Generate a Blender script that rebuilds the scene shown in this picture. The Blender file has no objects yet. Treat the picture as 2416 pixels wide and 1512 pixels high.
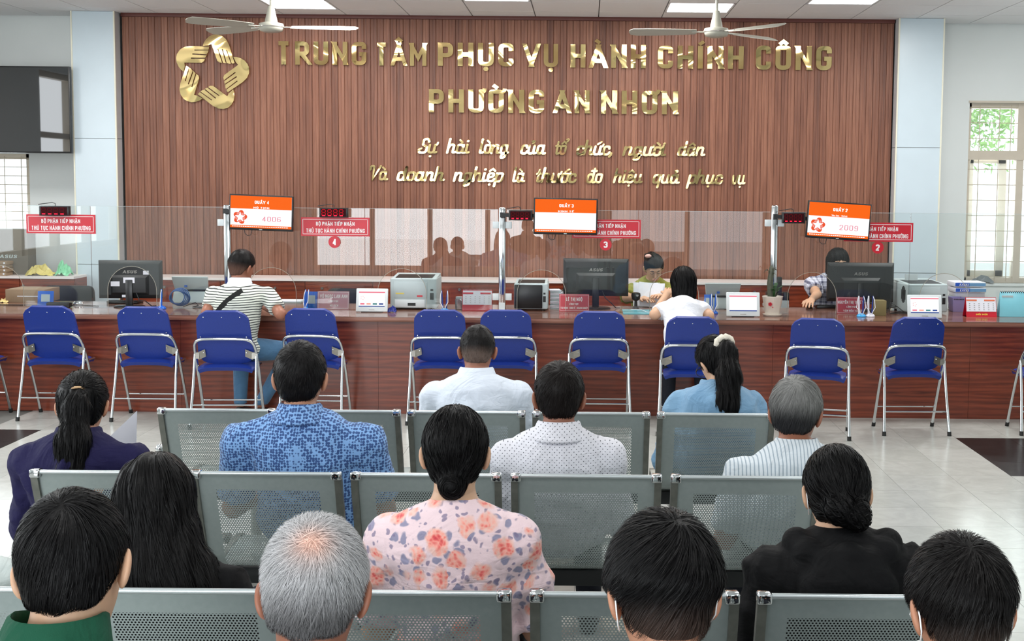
import bpy, bmesh, math, random, unicodedata
import numpy as np
from mathutils import Matrix, Vector
# ------------------------------------------------------------------ camera
SC = bpy.context.scene
COL = SC.collection
F, PX, PY, HC = 2900.0, 1380.0, 662.0, 1.80
_p, _r = math.atan(229 / F), .0088
_f = Vector((0, math.cos(_p), -math.sin(_p))); _x = Vector((1, 0, 0)); _u = _x.cross(_f)
CR = _x * math.cos(_r) + _u * math.sin(_r)
CU = _u * math.cos(_r) - _x * math.sin(_r)
cd = bpy.data.cameras.new('camera'); cam = bpy.data.objects.new('camera', cd); COL.objects.link(cam)
cd.sensor_width = 36; cd.lens = F / 2416 * 36; cd.sensor_fit = 'HORIZONTAL'
cd.shift_x = (1208 - PX) / 2416; cd.shift_y = (PY - 756) / 2416
cd.clip_start = .05
cam.matrix_world = Matrix(((CR.x, CU.x, -_f.x, 0), (CR.y, CU.y, -_f.y, 0), (CR.z, CU.z, -_f.z, HC), (0, 0, 0, 1)))
SC.camera = cam


def U(px, py, Y):
    """room point (x, z) on the upright plane at depth Y seen at that place of the photo"""
    d = _f * F + CR * (px - PX) - CU * (py - PY)
    t = Y / d.y
    return d.x * t, HC + d.z * t


def UZ(px, py, z):
    d = _f * F + CR * (px - PX) - CU * (py - PY)
    t = (z - HC) / d.z
    return d.x * t, d.y * t


def inframe(x, y, z, m=20):
    v = Vector((x, y, z - HC)); w = v.dot(_f)
    if w < .1: return False
    a = PX + F * v.dot(CR) / w; b = PY - F * v.dot(CU) / w
    return -m < a < 2416 + m and -m < b < 1512 + m


# ------------------------------------------------------------------ world, light, exposure
SC.view_settings.view_transform = 'Standard'; SC.view_settings.look = 'None'
SC.view_settings.exposure = 0.0; SC.view_settings.gamma = 1; SC.view_settings.use_curve_mapping = False
wd = bpy.data.worlds.new('world'); SC.world = wd; wd.use_nodes = True
bg = wd.node_tree.nodes['Background']; bg.inputs[0].default_value = (.86, .94, 1, 1); bg.inputs[1].default_value = 2.2


def area(name, loc, rot, sx, sy, power, col=(1, 1, 1)):
    l = bpy.data.lights.new(name, 'AREA'); l.shape = 'RECTANGLE'; l.size = sx; l.size_y = sy; l.energy = power; l.color = col
    o = bpy.data.objects.new(name, l); COL.objects.link(o); o.location = loc; o.rotation_euler = rot
    return o


R90 = math.pi / 2
# daylight through the shop front behind the camera, and through the side windows
area('front_daylight', (-2.9, -3.35, 1.55), (R90, 0, 0), 4.4, 2.7, 290, (.93, .97, 1))
area('front_daylight_2', (1.9, -3.35, 1.55), (R90, 0, 0), 3.0, 2.7, 34, (.93, .97, 1))
area('back_left_daylight', (-5.9, 12.45, 1.9), (-R90, 0, 0), 1.3, 1.2, 45, (.95, .98, 1))
area('back_right_daylight', (4.3, 12.45, 2.0), (-R90, 0, 0), 1.3, 1.9, 60, (.95, .98, 1))
area('left_daylight', (-6.85, 5.55, 2.0), (R90, 0, -R90), 5.8, 2.2, 170, (.95, .98, 1))
for i, (lx, ly) in enumerate(((-4.4, 9.9), (-2.0, 10.0), (.4, 10.0), (3.2, 9.9), (-3.2, 7.4), (-.8, 7.4), (1.6, 7.4), (4.0, 7.4), (-3.2, 5.2), (-.8, 5.2), (1.6, 5.2), (-3.2, 1.6), (-.8, 1.6), (1.6, 1.6))):
    area('panel_light_%d' % i, (lx, ly, 3.36), (0, 0, 0), .58, .58, 48 if i < 4 else 23, (1, .99, .97))


# ------------------------------------------------------------------ helpers
def lin(c):
    c = [x / 255 for x in c[:3]]
    return tuple(x / 12.92 if x <= .04045 else ((x + .055) / 1.055) ** 2.4 for x in c) + (1,)


class NT:
    def __init__(s, name):
        s.m = bpy.data.materials.new(name); s.m.use_nodes = True; s.t = s.m.node_tree
        s.b = s.t.nodes['Principled BSDF']; s.out = s.t.nodes['Material Output']

    def n(s, typ, ins=None, out=0, **kw):
        d = s.t.nodes.new('ShaderNode' + typ)
        for k, v in kw.items(): setattr(d, k, v)
        for k, v in (ins or {}).items(): s.set(d, k, v)
        return d.outputs[out]

    def set(s, d, k, v):
        i = d.inputs[k]
        if isinstance(v, bpy.types.NodeSocket): s.t.links.new(v, i)
        else:
            if isinstance(v, tuple) and len(v) == 3 and i.type == 'RGBA': v = v + (1,)
            i.default_value = v

    def B(s, **kw):
        for k, v in kw.items(): s.set(s.b, k.replace('_', ' '), v)
        return s

    def math(s, op, a, b=0.0, c=0.0, clamp=False):
        return s.n('Math', {0: a, 1: b, 2: c}, operation=op, use_clamp=clamp)

    def coord(s, which='Object'):
        return s.n('TexCoord', out=which)

    def map(s, sc=(1, 1, 1), loc=(0, 0, 0), rot=(0, 0, 0), src=None):
        return s.n('Mapping', {'Vector': src or s.coord(), 'Scale': sc, 'Location': loc, 'Rotation': rot})

    def noise(s, vec, scale=5., detail=3., rough=.5, dist=0.):
        return s.n('TexNoise', {'Vector': vec, 'Scale': scale, 'Detail': detail, 'Roughness': rough, 'Distortion': dist})

    def ramp(s, fac, stops, interp='LINEAR'):
        d = s.t.nodes.new('ShaderNodeValToRGB'); d.color_ramp.interpolation = interp
        e = d.color_ramp.elements
        while len(e) < len(stops): e.new(.5)
        for q, (pos, c) in zip(e, stops):
            q.position = pos; q.color = lin(c) if max(c[:3]) > 1.001 else (tuple(c) + (1,))[:4]
        s.t.links.new(fac, d.inputs[0]); return d.outputs[0]

    def mix(s, f, a, b, mode='MIX'):
        d = s.t.nodes.new('ShaderNodeMix'); d.data_type = 'RGBA'; d.blend_type = mode
        for k, v in ((0, f), (6, a), (7, b)):
            s.set(d, k, v if not (isinstance(v, tuple) and max(v) > 1.001) else lin(v))
        return d.outputs[2]

    def bump(s, h, strength=.3, dist=.01):
        s.set(s.b, 'Normal', s.n('Bump', {'Height': h, 'Strength': strength, 'Distance': dist})); return s


def mat(name, c, rough=.5, metal=0., spec=.5, coat=0., noise=.06, nscale=14., bump=0.):
    """plain paint or plastic with a little procedural unevenness"""
    t = NT(name); L = lin(c)
    nz = t.noise(t.map((1, 1, 1)), nscale, 3)
    lo = tuple(max(0, x * (1 - noise)) for x in L[:3]); hi = tuple(min(1, x * (1 + noise)) for x in L[:3])
    t.B(Base_Color=t.n('MapRange', {0: nz, 1: .3, 2: .7, 3: 0., 4: 1.}) if False else t.mix(nz, lo, hi), Roughness=rough, Metallic=metal, Coat_Weight=coat)
    t.set(t.b, 'Specular IOR Level', spec)
    if bump: t.bump(nz, bump, .01)
    return t.m


def emit(name, c, s=1.0):
    t = NT(name); t.B(Base_Color=(0, 0, 0), Roughness=.6); t.set(t.b, 'Specular IOR Level', .1); t.set(t.b, 'Emission Color', lin(c)); t.set(t.b, 'Emission Strength', s)
    return t.m


class G:
    def __init__(s): s.v = []; s.f = []; s.mi = []; s.k = 0

    def add(s, v, f):
        o = len(s.v); s.v += [tuple(p) for p in v]; s.f += [tuple(i + o for i in q) for q in f]; s.mi += [s.k] * len(f); return s

    def mat(s, k): s.k = k; return s

    def box(s, x0, x1, y0, y1, z0, z1, M=None):
        v = [(x, y, z) for z in (z0, z1) for y in (y0, y1) for x in (x0, x1)]
        if M is not None: v = [M @ Vector(p) for p in v]
        return s.add(v, [(0, 2, 3, 1), (4, 5, 7, 6), (0, 1, 5, 4), (2, 6, 7, 3), (0, 4, 6, 2), (1, 3, 7, 5)])

    def tube(s, pts, r, n=8, closed=False, flat=1.0, caps=True):
        pts = [Vector(p) for p in pts]; N = len(pts); rr = r if hasattr(r, '__len__') else [r] * N
        v = []; up = None
        for i, p in enumerate(pts):
            a = pts[i - 1] if (i > 0 or closed) else p; b = pts[(i + 1) % N] if (i < N - 1 or closed) else p
            d = (b - a).normalized() if (b - a).length > 1e-9 else Vector((0, 0, 1))
            if up is None: up = Vector((0, 0, 1)) if abs(d.z) < .9 else Vector((0, 1, 0))
            sd = d.cross(up)
            if sd.length < 1e-6: sd = d.cross(Vector((1, 0, 0)))
            sd.normalize(); up = sd.cross(d).normalized()
            for k in range(n):
                t = 2 * math.pi * k / n
                v.append(p + (sd * math.cos(t) + up * math.sin(t) * flat) * rr[i])
        f = []
        for i in range(N if closed else N - 1):
            j = (i + 1) % N
            for k in range(n):
                l = (k + 1) % n; f.append((i * n + k, i * n + l, j * n + l, j * n + k))
        if not closed and caps: f.append(tuple(range(n - 1, -1, -1))); f.append(tuple((N - 1) * n + k for k in range(n)))
        return s.add(v, f)

    def cyl(s, a, b, r, r2=None, n=16): return s.tube([a, b], [r, r if r2 is None else r2], n)

    def lathe(s, prof, c=(0, 0, 0), n=20, sx=1, sy=1):
        v = [(c[0] + r * math.cos(2 * math.pi * k / n) * sx, c[1] + r * math.sin(2 * math.pi * k / n) * sy, c[2] + z) for r, z in prof for k in range(n)]
        f = [(i * n + k, i * n + (k + 1) % n, (i + 1) * n + (k + 1) % n, (i + 1) * n + k) for i in range(len(prof) - 1) for k in range(n)]
        if prof[0][0] > 1e-6: f.append(tuple(range(n - 1, -1, -1)))
        if prof[-1][0] > 1e-6: f.append(tuple((len(prof) - 1) * n + k for k in range(n)))
        return s.add(v, f)

    def ball(s, c, r, nu=12, nv=8, M=None):
        r = (r, r, r) if not hasattr(r, '__len__') else r
        v = []
        for i in range(nv + 1):
            a = math.pi * i / nv
            for k in range(nu):
                b = 2 * math.pi * k / nu
                p = Vector((r[0] * math.sin(a) * math.cos(b), r[1] * math.sin(a) * math.sin(b), r[2] * math.cos(a)))
                if M is not None: p = M @ p
                v.append((p[0] + c[0], p[1] + c[1], p[2] + c[2]))
        f = [(i * nu + k, (i + 1) * nu + k, (i + 1) * nu + (k + 1) % nu, i * nu + (k + 1) % nu) for i in range(nv) for k in range(nu)]
        return s.add(v, f)

    def prism(s, poly, y0, y1):
        """polygon in x,z extruded along y (y0 = side towards the camera)"""
        n = len(poly); v = [(p[0], y0, p[1]) for p in poly] + [(p[0], y1, p[1]) for p in poly]
        f = [tuple(range(n)), tuple(range(2 * n - 1, n - 1, -1))] + [(i, i + n, (i + 1) % n + n, (i + 1) % n) for i in range(n)]
        return s.add(v, f)

    def sheet(s, fn, nu, nv, th=0.0):
        """surface patch fn(u,v)->point, optional thickness along -normal"""
        P = [[Vector(fn(i / nu, j / nv)) for i in range(nu + 1)] for j in range(nv + 1)]
        v = [p for row in P for p in row]; W = nu + 1
        f = [(j * W + i, j * W + i + 1, (j + 1) * W + i + 1, (j + 1) * W + i) for j in range(nv) for i in range(nu)]
        if th:
            nrm = []
            for j in range(nv + 1):
                for i in range(nu + 1):
                    du = P[j][min(i + 1, nu)] - P[j][max(i - 1, 0)]; dv = P[min(j + 1, nv)][i] - P[max(j - 1, 0)][i]
                    nrm.append(du.cross(dv).normalized())
            o = len(v); v = v + [p - q * th for p, q in zip(v, nrm)]
            f = f + [tuple(o + k for k in reversed(q)) for q in f]
            rim = [i for i in range(W)] + [j * W + nu for j in range(1, nv + 1)] + [nv * W + i for i in range(nu - 1, -1, -1)] + [j * W for j in range(nv - 1, 0, -1)]
            f += [(rim[k], o + rim[k], o + rim[(k + 1) % len(rim)], rim[(k + 1) % len(rim)]) for k in range(len(rim))]
        return s.add(v, f)

    def xf(s, M):
        s.v = [tuple(M @ Vector(p)) for p in s.v]; return s

    def obj(s, name, m, parent=None, bevel=0, smooth=None, loc=None, seg=2):
        me = bpy.data.meshes.new(name); me.from_pydata(s.v, [], s.f)
        ms = m if isinstance(m, (list, tuple)) else [m]
        for q in ms: me.materials.append(q)
        if len(ms) > 1: me.polygons.foreach_set('material_index', s.mi)
        me.update()
        bm = bmesh.new(); bm.from_mesh(me); bmesh.ops.recalc_face_normals(bm, faces=bm.faces)
        if bevel:
            es = [e for e in bm.edges if len(e.link_faces) == 2 and e.calc_face_angle(0) > .5]
            bmesh.ops.bevel(bm, geom=es, offset=bevel, segments=seg, affect='EDGES', profile=.5, clamp_overlap=True)
        bm.to_mesh(me); bm.free()
        if smooth is not None or bevel:
            me.shade_smooth(); me.set_sharp_from_angle(angle=smooth or .7)
        o = bpy.data.objects.new(name, me); COL.objects.link(o)
        if parent is not None: o.parent = parent
        if loc: o.location = loc
        return o


def tag(o, label, cat, group=None, kind=None):
    if label: o['label'] = label
    if cat: o['category'] = cat
    if group: o['group'] = group
    if kind: o['kind'] = kind
    return o


def thing(name, label, cat, loc=(0, 0, 0), rz=0., group=None):
    o = bpy.data.objects.new(name, None); COL.objects.link(o); o.empty_display_size = .05
    o.location = loc; o.rotation_euler = (0, 0, rz)
    return tag(o, label, cat, group)


def struct(o): o['kind'] = 'structure'; return o


KIDS = {}


def dup(root, loc, rz=None, label=None):
    """copy a thing with its parts and sub-parts; mesh data is shared"""
    def cp(o, par):
        c = o.copy(); COL.objects.link(c)
        if par is not None: c.parent = par
        for ch in [x for x in ALL if x.parent == o]: cp(ch, c)
        return c
    ALL = list(bpy.data.objects)
    r = cp(root, None); r.location = loc
    if rz is not None: r.rotation_euler = (0, 0, rz)
    if label: r['label'] = label
    return r


def fillet(pts, closed=False, n=5):
    """polyline whose third number per point is a corner radius -> smooth polyline"""
    out = []; N = len(pts)
    for i, p in enumerate(pts):
        r = p[2] if len(p) > 2 else 0
        if r <= 0 or (not closed and i in (0, N - 1)): out.append((p[0], p[1])); continue
        a = Vector(pts[i - 1][:2]); b = Vector(p[:2]); c = Vector(pts[(i + 1) % N][:2])
        d1 = (a - b); d2 = (c - b); l = min(r, d1.length * .5, d2.length * .5)
        q0 = b + d1.normalized() * l; q2 = b + d2.normalized() * l
        for k in range(n + 1):
            t = k / n; q = q0 * (1 - t) ** 2 + b * 2 * t * (1 - t) + q2 * t * t; out.append((q.x, q.y))
    return out
# ------------------------------------------------------------------ lettering: every glyph is a set of thick strokes
W_ = .46; r_ = .2
UP = {
 'A': (.56, [[(0, 0), (.25, 1)], [(.31, 1), (.56, 0)], [(.1, .25), (.46, .25)]]),
 'B': (.44, [[(0, 0), (0, 1)], [(0, 1), (.38, 1, .235), (.38, .53, .235), (0, .53)], [(0, .53), (.44, .53, .265), (.44, 0, .265), (0, 0)]]),
 'C': (.44, [[(.44, .7), (.44, 1, r_), (0, 1, r_), (0, 0, r_), (.44, 0, r_), (.44, .3)]]),
 'D': (.46, [[(0, 0), (0, 1)], [(0, 1), (.46, 1, .24), (.46, 0, .24), (0, 0)]]),
 'E': (.38, [[(.38, 1), (0, 1), (0, 0), (.38, 0)], [(0, .51), (.34, .51)]]),
 'G': (.46, [[(.46, .74), (.46, 1, r_), (0, 1, r_), (0, 0, r_), (.46, 0, r_), (.46, .47), (.24, .47)]]),
 'H': (.46, [[(0, 0), (0, 1)], [(.46, 0), (.46, 1)], [(0, .5), (.46, .5)]]),
 'I': (0, [[(0, 0), (0, 1)]]),
 'K': (.46, [[(0, 0), (0, 1)], [(.46, 1), (.03, .45)], [(.14, .6), (.48, 0)]]),
 'L': (.36, [[(0, 1), (0, 0), (.36, 0)]]),
 'M': (.66, [[(0, 0), (0, 1)], [(.03, 1), (.33, .32), (.63, 1)], [(.66, 1), (.66, 0)]]),
 'N': (.48, [[(0, 0), (0, 1)], [(.03, 1), (.45, 0)], [(.48, 0), (.48, 1)]]),
 'O': (.46, [[(.23, 1), (0, 1, r_), (0, 0, r_), (.46, 0, r_), (.46, 1, r_), (.23, 1)]]),
 'P': (.44, [[(0, 0), (0, 1)], [(0, 1), (.44, 1, r_), (.44, .45, r_), (0, .45)]]),
 'Q': (.46, [[(.23, 1), (0, 1, r_), (0, 0, r_), (.46, 0, r_), (.46, 1, r_), (.23, 1)], [(.3, .2), (.52, -.08)]]),
 'R': (.44, [[(0, 0), (0, 1)], [(0, 1), (.44, 1, r_), (.44, .47, r_), (0, .47)], [(.2, .47), (.46, 0)]]),
 'S': (.42, [[(.42, .76), (.42, 1, r_), (0, 1, r_), (0, .53, r_), (.42, .49, r_), (.42, 0, r_), (0, 0, r_), (0, .26)]]),
 'T': (.46, [[(0, 1), (.46, 1)], [(.23, 1), (.23, 0)]]),
 'U': (.46, [[(0, 1), (0, 0, r_), (.46, 0, r_), (.46, 1)]]),
 'V': (.54, [[(0, 1), (.25, 0)], [(.29, 0), (.54, 1)]]),
 'X': (.5, [[(0, 0), (.5, 1)], [(0, 1), (.5, 0)]]),
 'Y': (.52, [[(0, 1), (.26, .45), (.52, 1)], [(.26, .45), (.26, 0)]]),
 '0': (.42, [[(.21, 1), (0, 1, .21), (0, 0, .21), (.42, 0, .21), (.42, 1, .21), (.21, 1)]]),
 '2': (.42, [[(0, .74), (0, 1, .2), (.42, 1, .2), (.42, .6, .2), (0, .05), (0, 0), (.42, 0)]]),
 '3': (.42, [[(0, .78), (0, 1, .2), (.42, 1, .2), (.42, .53, .2), (.15, .53)], [(.15, .53), (.42, .53, .2), (.42, 0, .2), (0, 0, .2), (0, .22)]]),
 '4': (.46, [[(.34, 0), (.34, 1)], [(.34, .98), (.02, .25)], [(-.06, .25), (.48, .25)]]),
 '6': (.42, [[(.4, .85), (.4, 1, .2), (0, 1, .2), (0, 0, .21), (.42, 0, .21), (.42, .56, .21), (0, .56, .21), (0, .4)]]),
 '9': (.42, [[(.02, .15), (.02, 0, .2), (.42, 0, .2), (.42, 1, .21), (0, 1, .21), (0, .44, .21), (.42, .44, .21), (.42, .6)]]),
 '-': (.22, [[(0, .42), (.22, .42)]]), '.': (.0, [[(0, 0), (0, .03)]]),
}
XH = .58
b_ = [(.36, XH * .75), (.3, XH, .15), (0, XH, .2), (0, 0, .2), (.3, 0, .16), (.36, XH * .4)]
LO = {
 'a': (.5, [b_, [(.38, XH), (.38, .0, .12), (.56, .02)]]),
 'c': (.36, [[(.34, XH * .75), (.3, XH, .14), (0, XH, .2), (0, 0, .2), (.34, 0, .2), (.4, .16)]]),
 'd': (.5, [b_, [(.38, 1), (.38, 0, .12), (.56, .02)]]),
 'e': (.4, [[(.04, .26), (.34, .36, .1), (.3, XH, .16), (0, XH, .2), (0, 0, .2), (.34, 0, .2), (.42, .16)]]),
 'g': (.5, [b_, [(.38, XH), (.38, -.3, .16), (.08, -.36, .12), (.1, -.12, .1), (.52, .05)]]),
 'h': (.5, [[(0, 1), (0, 0)], [(0, XH * .55), (.12, XH, .1), (.36, XH, .16), (.36, 0, .12), (.54, .04)]]),
 'i': (.18, [[(0, XH), (0, 0, .12), (.2, .04)], 'dot']),
 'l': (.18, [[(0, 1), (0, 0, .12), (.2, .04)]]),
 'n': (.5, [[(0, XH), (0, 0)], [(0, XH * .55), (.12, XH, .1), (.36, XH, .16), (.36, 0, .12), (.54, .04)]]),
 'o': (.4, [[(.2, XH), (0, XH, .19), (0, 0, .19), (.38, 0, .19), (.38, XH, .19), (.2, XH)]]),
 'p': (.44, [[(0, XH), (0, -.36)], [(0, XH * .6), (.1, XH, .12), (.4, XH, .18), (.4, 0, .18), (.06, 0, .1)]]),
 'q': (.46, [b_, [(.38, XH), (.38, -.36)]]),
 'r': (.34, [[(0, XH), (0, 0)], [(0, XH * .6), (.1, XH, .12), (.32, XH)]]),
 's': (.34, [[(.32, XH * .8), (.3, XH, .1), (0, XH, .14), (0, .34, .1), (.34, .26, .1), (.34, 0, .14), (0, 0, .12), (-.02, .1)]]),
 't': (.24, [[(.06, .86), (.06, 0, .12), (.26, .04)], [(-.06, XH), (.22, XH)]]),
 'u': (.5, [[(0, XH), (0, 0, .18), (.36, 0, .18), (.36, XH)], [(.36, .2), (.36, 0, .12), (.54, .04)]]),
 'v': (.42, [[(0, XH), (.06, 0, .12), (.3, 0, .16), (.4, XH)]]),
 'm': (.7, [[(0, XH), (0, 0)], [(0, XH, .1), (.3, XH, .14), (.3, 0)], [(.3, XH, .1), (.6, XH, .14), (.6, 0)]]),
 ',': (.1, [[(.06, .08), (.06, -.04), (-.02, -.16)]]),
}
SCRIPT = dict(LO)
SCRIPT['S'] = (.5, [[(.52, .78), (.5, 1, .14), (.14, 1, .18), (.14, .56, .16), (.48, .44, .16), (.46, 0, .2), (0, 0, .2), (-.04, .26, .1), (.1, .3)]])
SCRIPT['V'] = (.6, [[(-.12, .74), (-.14, 1.0, .12), (.12, 1, .1), (.2, 0), (.6, 1)]])


def glyph(ch, script=False):
    d = unicodedata.normalize('NFD', ch); base = d[0]; comb = d[1:]
    T = SCRIPT if script else UP
    stroke_bar = base in 'Đđ'
    if stroke_bar: base = 'D' if base == 'Đ' else 'd'
    w, st = (T.get(base) or UP.get(base) or LO.get(base) or LO.get(base.lower()))
    low = base in LO and not (base in UP and not script) and base.islower()
    H = XH if low else 1.0
    S = [('l', s) for s in st if s != 'dot']; cx = (.19 if base != 'i' else 0) if low else w / 2
    if 'dot' in st and not any(c in comb for c in '\u0300\u0301\u0309'): S.append(('d', (0, .86)))
    if stroke_bar: S.append(('l', [(-.12, .5), (.2, .5)] if not low else [(.2, .84), (.54, .84)]))
    top = H + .17
    hat = '\u0302' in comb or '\u0306' in comb
    if '\u0302' in comb: S.append(('t', [(cx - .17, top), (cx, top + .15), (cx + .17, top)]))
    if '\u0306' in comb: S.append(('t', [(cx - .16, top + .13), (cx - .1, top, .1), (cx + .1, top, .1), (cx + .16, top + .13)]))
    dx, dy = (.2, .17) if hat else (0, 0)
    if '\u0300' in comb: S.append(('t', [(cx - .13 + dx * .8, top + .17 + dy), (cx + .07 + dx, top + dy)]))
    if '\u0301' in comb: S.append(('t', [(cx + .15 + dx, top + .17 + dy), (cx - .05 + dx, top + dy)]))
    if '\u0303' in comb: S.append(('t', [(cx - .2, top + dy), (cx - .1, top + .1 + dy, .05), (cx + .08, top + dy, .05), (cx + .2, top + .1 + dy)]))
    if '\u0309' in comb: S.append(('t', [(cx - .06 + dx, top + .15 + dy), (cx + .1 + dx, top + .18 + dy, .06), (cx + .1 + dx, top + .06 + dy, .05), (cx + dx, top + dy * .8)]))
    if '\u031b' in comb: e = w if not low else (.36 if base == 'u' else .34); S.append(('t', [(e, H - .06), (e + .13, H + .02, .05), (e + .15, H + .16)]))
    if '\u0323' in comb: S.append(('d', (cx, -.25)))
    return w, S


def ribbon(g, pts, t, y0, y1, rnd=False):
    P = [Vector(p) for p in pts]; Q = [P[0]]
    for p in P[1:]:
        if (p - Q[-1]).length > 1e-5: Q.append(p)
    P = Q; N = len(P)
    closed = N > 3 and (P[0] - P[-1]).length < 1e-4
    if closed: P = P[:-1]; N -= 1
    L = []; R = []
    for i in range(N):
        a = (P[i] - P[i - 1]).normalized() if (i > 0 or closed) else None
        b = (P[(i + 1) % N] - P[i]).normalized() if (i < N - 1 or closed) else None
        if a is None: a = b
        if b is None: b = a
        n1 = Vector((-a.y, a.x)); n2 = Vector((-b.y, b.x)); m = n1 + n2
        if m.length < .2: m = n1
        m.normalize(); k = min(1 / max(m.dot(n1), .35), 1.9)
        L.append(P[i] + m * t * k); R.append(P[i] - m * t * k)
    n = N
    v = [(p.x, y0, p.y) for p in L] + [(p.x, y0, p.y) for p in R] + [(p.x, y1, p.y) for p in L] + [(p.x, y1, p.y) for p in R]
    f = []
    for i in range(n if closed else n - 1):
        j = (i + 1) % n
        f += [(i, j, n + j, n + i), (2 * n + i, 3 * n + i, 3 * n + j, 2 * n + j), (i, 2 * n + i, 2 * n + j, j), (n + i, n + j, 3 * n + j, 3 * n + i)]
    if not closed: f += [(0, n, 3 * n, 2 * n), (n - 1, 3 * n - 1, 4 * n - 1, 2 * n - 1)]
    g.add(v, f)
    if rnd and not closed:
        for p in (P[0], P[-1]): disc(g, p.x, p.y, t, y0 - 1e-4, y1)


def disc(g, x, z, r, y0, y1, n=14):
    g.prism([(x + r * math.cos(2 * math.pi * k / n), z + r * math.sin(2 * math.pi * k / n)) for k in range(n)], y0, y1)


def text(s, x0, x1, z0, z1, y0, y1, t=.1, script=False, slant=0., gap=None, letters=None, m=None, parent=None, space=.34, name='letter', g=None):
    """lay a line of text into the box x0..x1, z0..z1 (cap height); one object per letter when letters is set"""
    gap = (.2 if gap is None else gap) + (2 * t if not script else 0)
    out = []; x = 0
    for ch in s:
        if ch == ' ': x += space; continue
        w, S = glyph(ch, script); out.append((x, S)); x += w + gap
    tot = x - gap
    kz = (z1 - z0) / (1 + 2 * t) if not script else (z1 - z0); kx = (x1 - x0) / (tot + 2 * t); G0 = g or G()
    bx, bz = x0 + t * kx, z0 + (t * kz if not script else 0)
    for ox, S in out:
        q = G() if letters else G0
        for si, (kind, st) in enumerate(S):
            if kind == 'd': sg = G(); disc(sg, st[0] + ox, st[1], t * 1.05, y0, y1)
            else:
                sg = G(); pl = [(a + ox, b) for a, b in fillet(st)]
                if not script and kind == 'l' and pl[0] != pl[-1]:
                    for e0, e1 in ((0, 1), (-1, -2)):
                        (ax_, az_), (bx_, bz_) = pl[e0], pl[e1]; L_ = math.hypot(ax_ - bx_, az_ - bz_)
                        if az_ in (0, 1) and L_ > 1e-6 and abs(az_ - bz_) > .3 * L_: pl[e0] = (ax_ + (ax_ - bx_) / L_ * 2.6 * t, az_ + (az_ - bz_) / L_ * 2.6 * t)
                ribbon(sg, pl, t * (.8 if kind == 't' else 1), y0, y1, script)
                if not script and kind == 'l': sg.v = [(a, b, min(1 + t, max(-t if min(q[1] for q in pl) > -.05 - 3 * t else -9, c))) for a, b, c in sg.v]
            dy_ = -(y1 - y0) * .03 * si
            sg.v = [(a, b + (dy_ if b < (y0 + y1) / 2 else 0), c) for a, b, c in sg.v]
            q.add([(bx + (a + c * slant) * kx, b, bz + c * kz) for a, b, c in sg.v], sg.f)
        if letters: q.obj(name, m, parent)
    if not letters and g is None: return G0.obj(name, m, parent)
# ------------------------------------------------------------------ materials
def wood_slat():
    t = NT('brown_wood_slat'); r = t.n('ObjectInfo', out='Random')
    off = t.n('CombineXYZ', {0: t.math('MULTIPLY', r, 37.), 1: 0., 2: t.math('MULTIPLY', r, 91.)})
    v = t.n('VectorMath', {0: t.map((38, 38, 1.6)), 1: off}, operation='ADD')
    a = t.noise(v, 1.0, 5, .62, .4); b = t.noise(v, .22, 2)
    s = t.math('ADD', t.math('MULTIPLY', a, .62), t.math('ADD', t.math('MULTIPLY', b, .25), t.math('MULTIPLY', r, .14)))
    t.B(Base_Color=t.ramp(s, [(.3, (84, 47, 33)), (.5, (121, 75, 55)), (.68, (148, 99, 76))]), Roughness=.5)
    return t.bump(a, .25, .004).m


def wood_h(name, stops, rough=.22, sc=(.7, 4, 9), det=6):
    t = NT(name); v = t.map(sc); a = t.noise(v, 2.2, det, .6, 1.2)
    w = t.n('TexWave', {'Vector': t.map((.25, 1, 2.6)), 'Scale': 3., 'Distortion': 9., 'Detail': 3., 'Detail Scale': 1.2}, bands_direction='Z')
    t.B(Base_Color=t.ramp(t.math('ADD', t.math('MULTIPLY', a, .82), t.math('MULTIPLY', w, .18)), stops), Roughness=rough)
    return t.m


def tile_mat(name, c1, c2, rough=.2):
    t = NT(name); r = t.n('ObjectInfo', out='Random')
    v = t.n('VectorMath', {0: t.coord(), 1: t.n('CombineXYZ', {0: t.math('MULTIPLY', r, 40.), 1: t.math('MULTIPLY', r, 17.)})}, operation='ADD')
    n = t.noise(v, 5., 6, .65, 1.5)
    t.B(Base_Color=t.ramp(t.math('ADD', t.math('MULTIPLY', n, .85), t.math('MULTIPLY', r, .15)), [(.35, c1), (.65, c2)]), Roughness=rough); t.set(t.b, 'Specular IOR Level', .3)
    return t.m


def glass_mat(name, tint=(1, 1, 1), haze=.03, ior=1.5):
    t = NT(name); t.t.nodes.remove(t.b)
    tr = t.n('BsdfTransparent', {'Color': tint}); gl = t.n('BsdfGlossy', {'Color': (1, 1, 1), 'Roughness': .0})
    fr = t.n('Fresnel', {'IOR': ior})
    a = t.n('MixShader', {0: fr, 1: tr, 2: gl})
    df = t.n('BsdfDiffuse', {'Color': (.8, .85, .85)})
    nz = t.noise(t.map((1, 1, .5)), 3., 3)
    t.t.links.new(t.n('MixShader', {0: t.math('MULTIPLY', nz, haze * 2), 1: a, 2: df}), t.out.inputs[0])  # faint white diffuse stands in for room haze reflected by the glass
    return t.m


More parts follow.
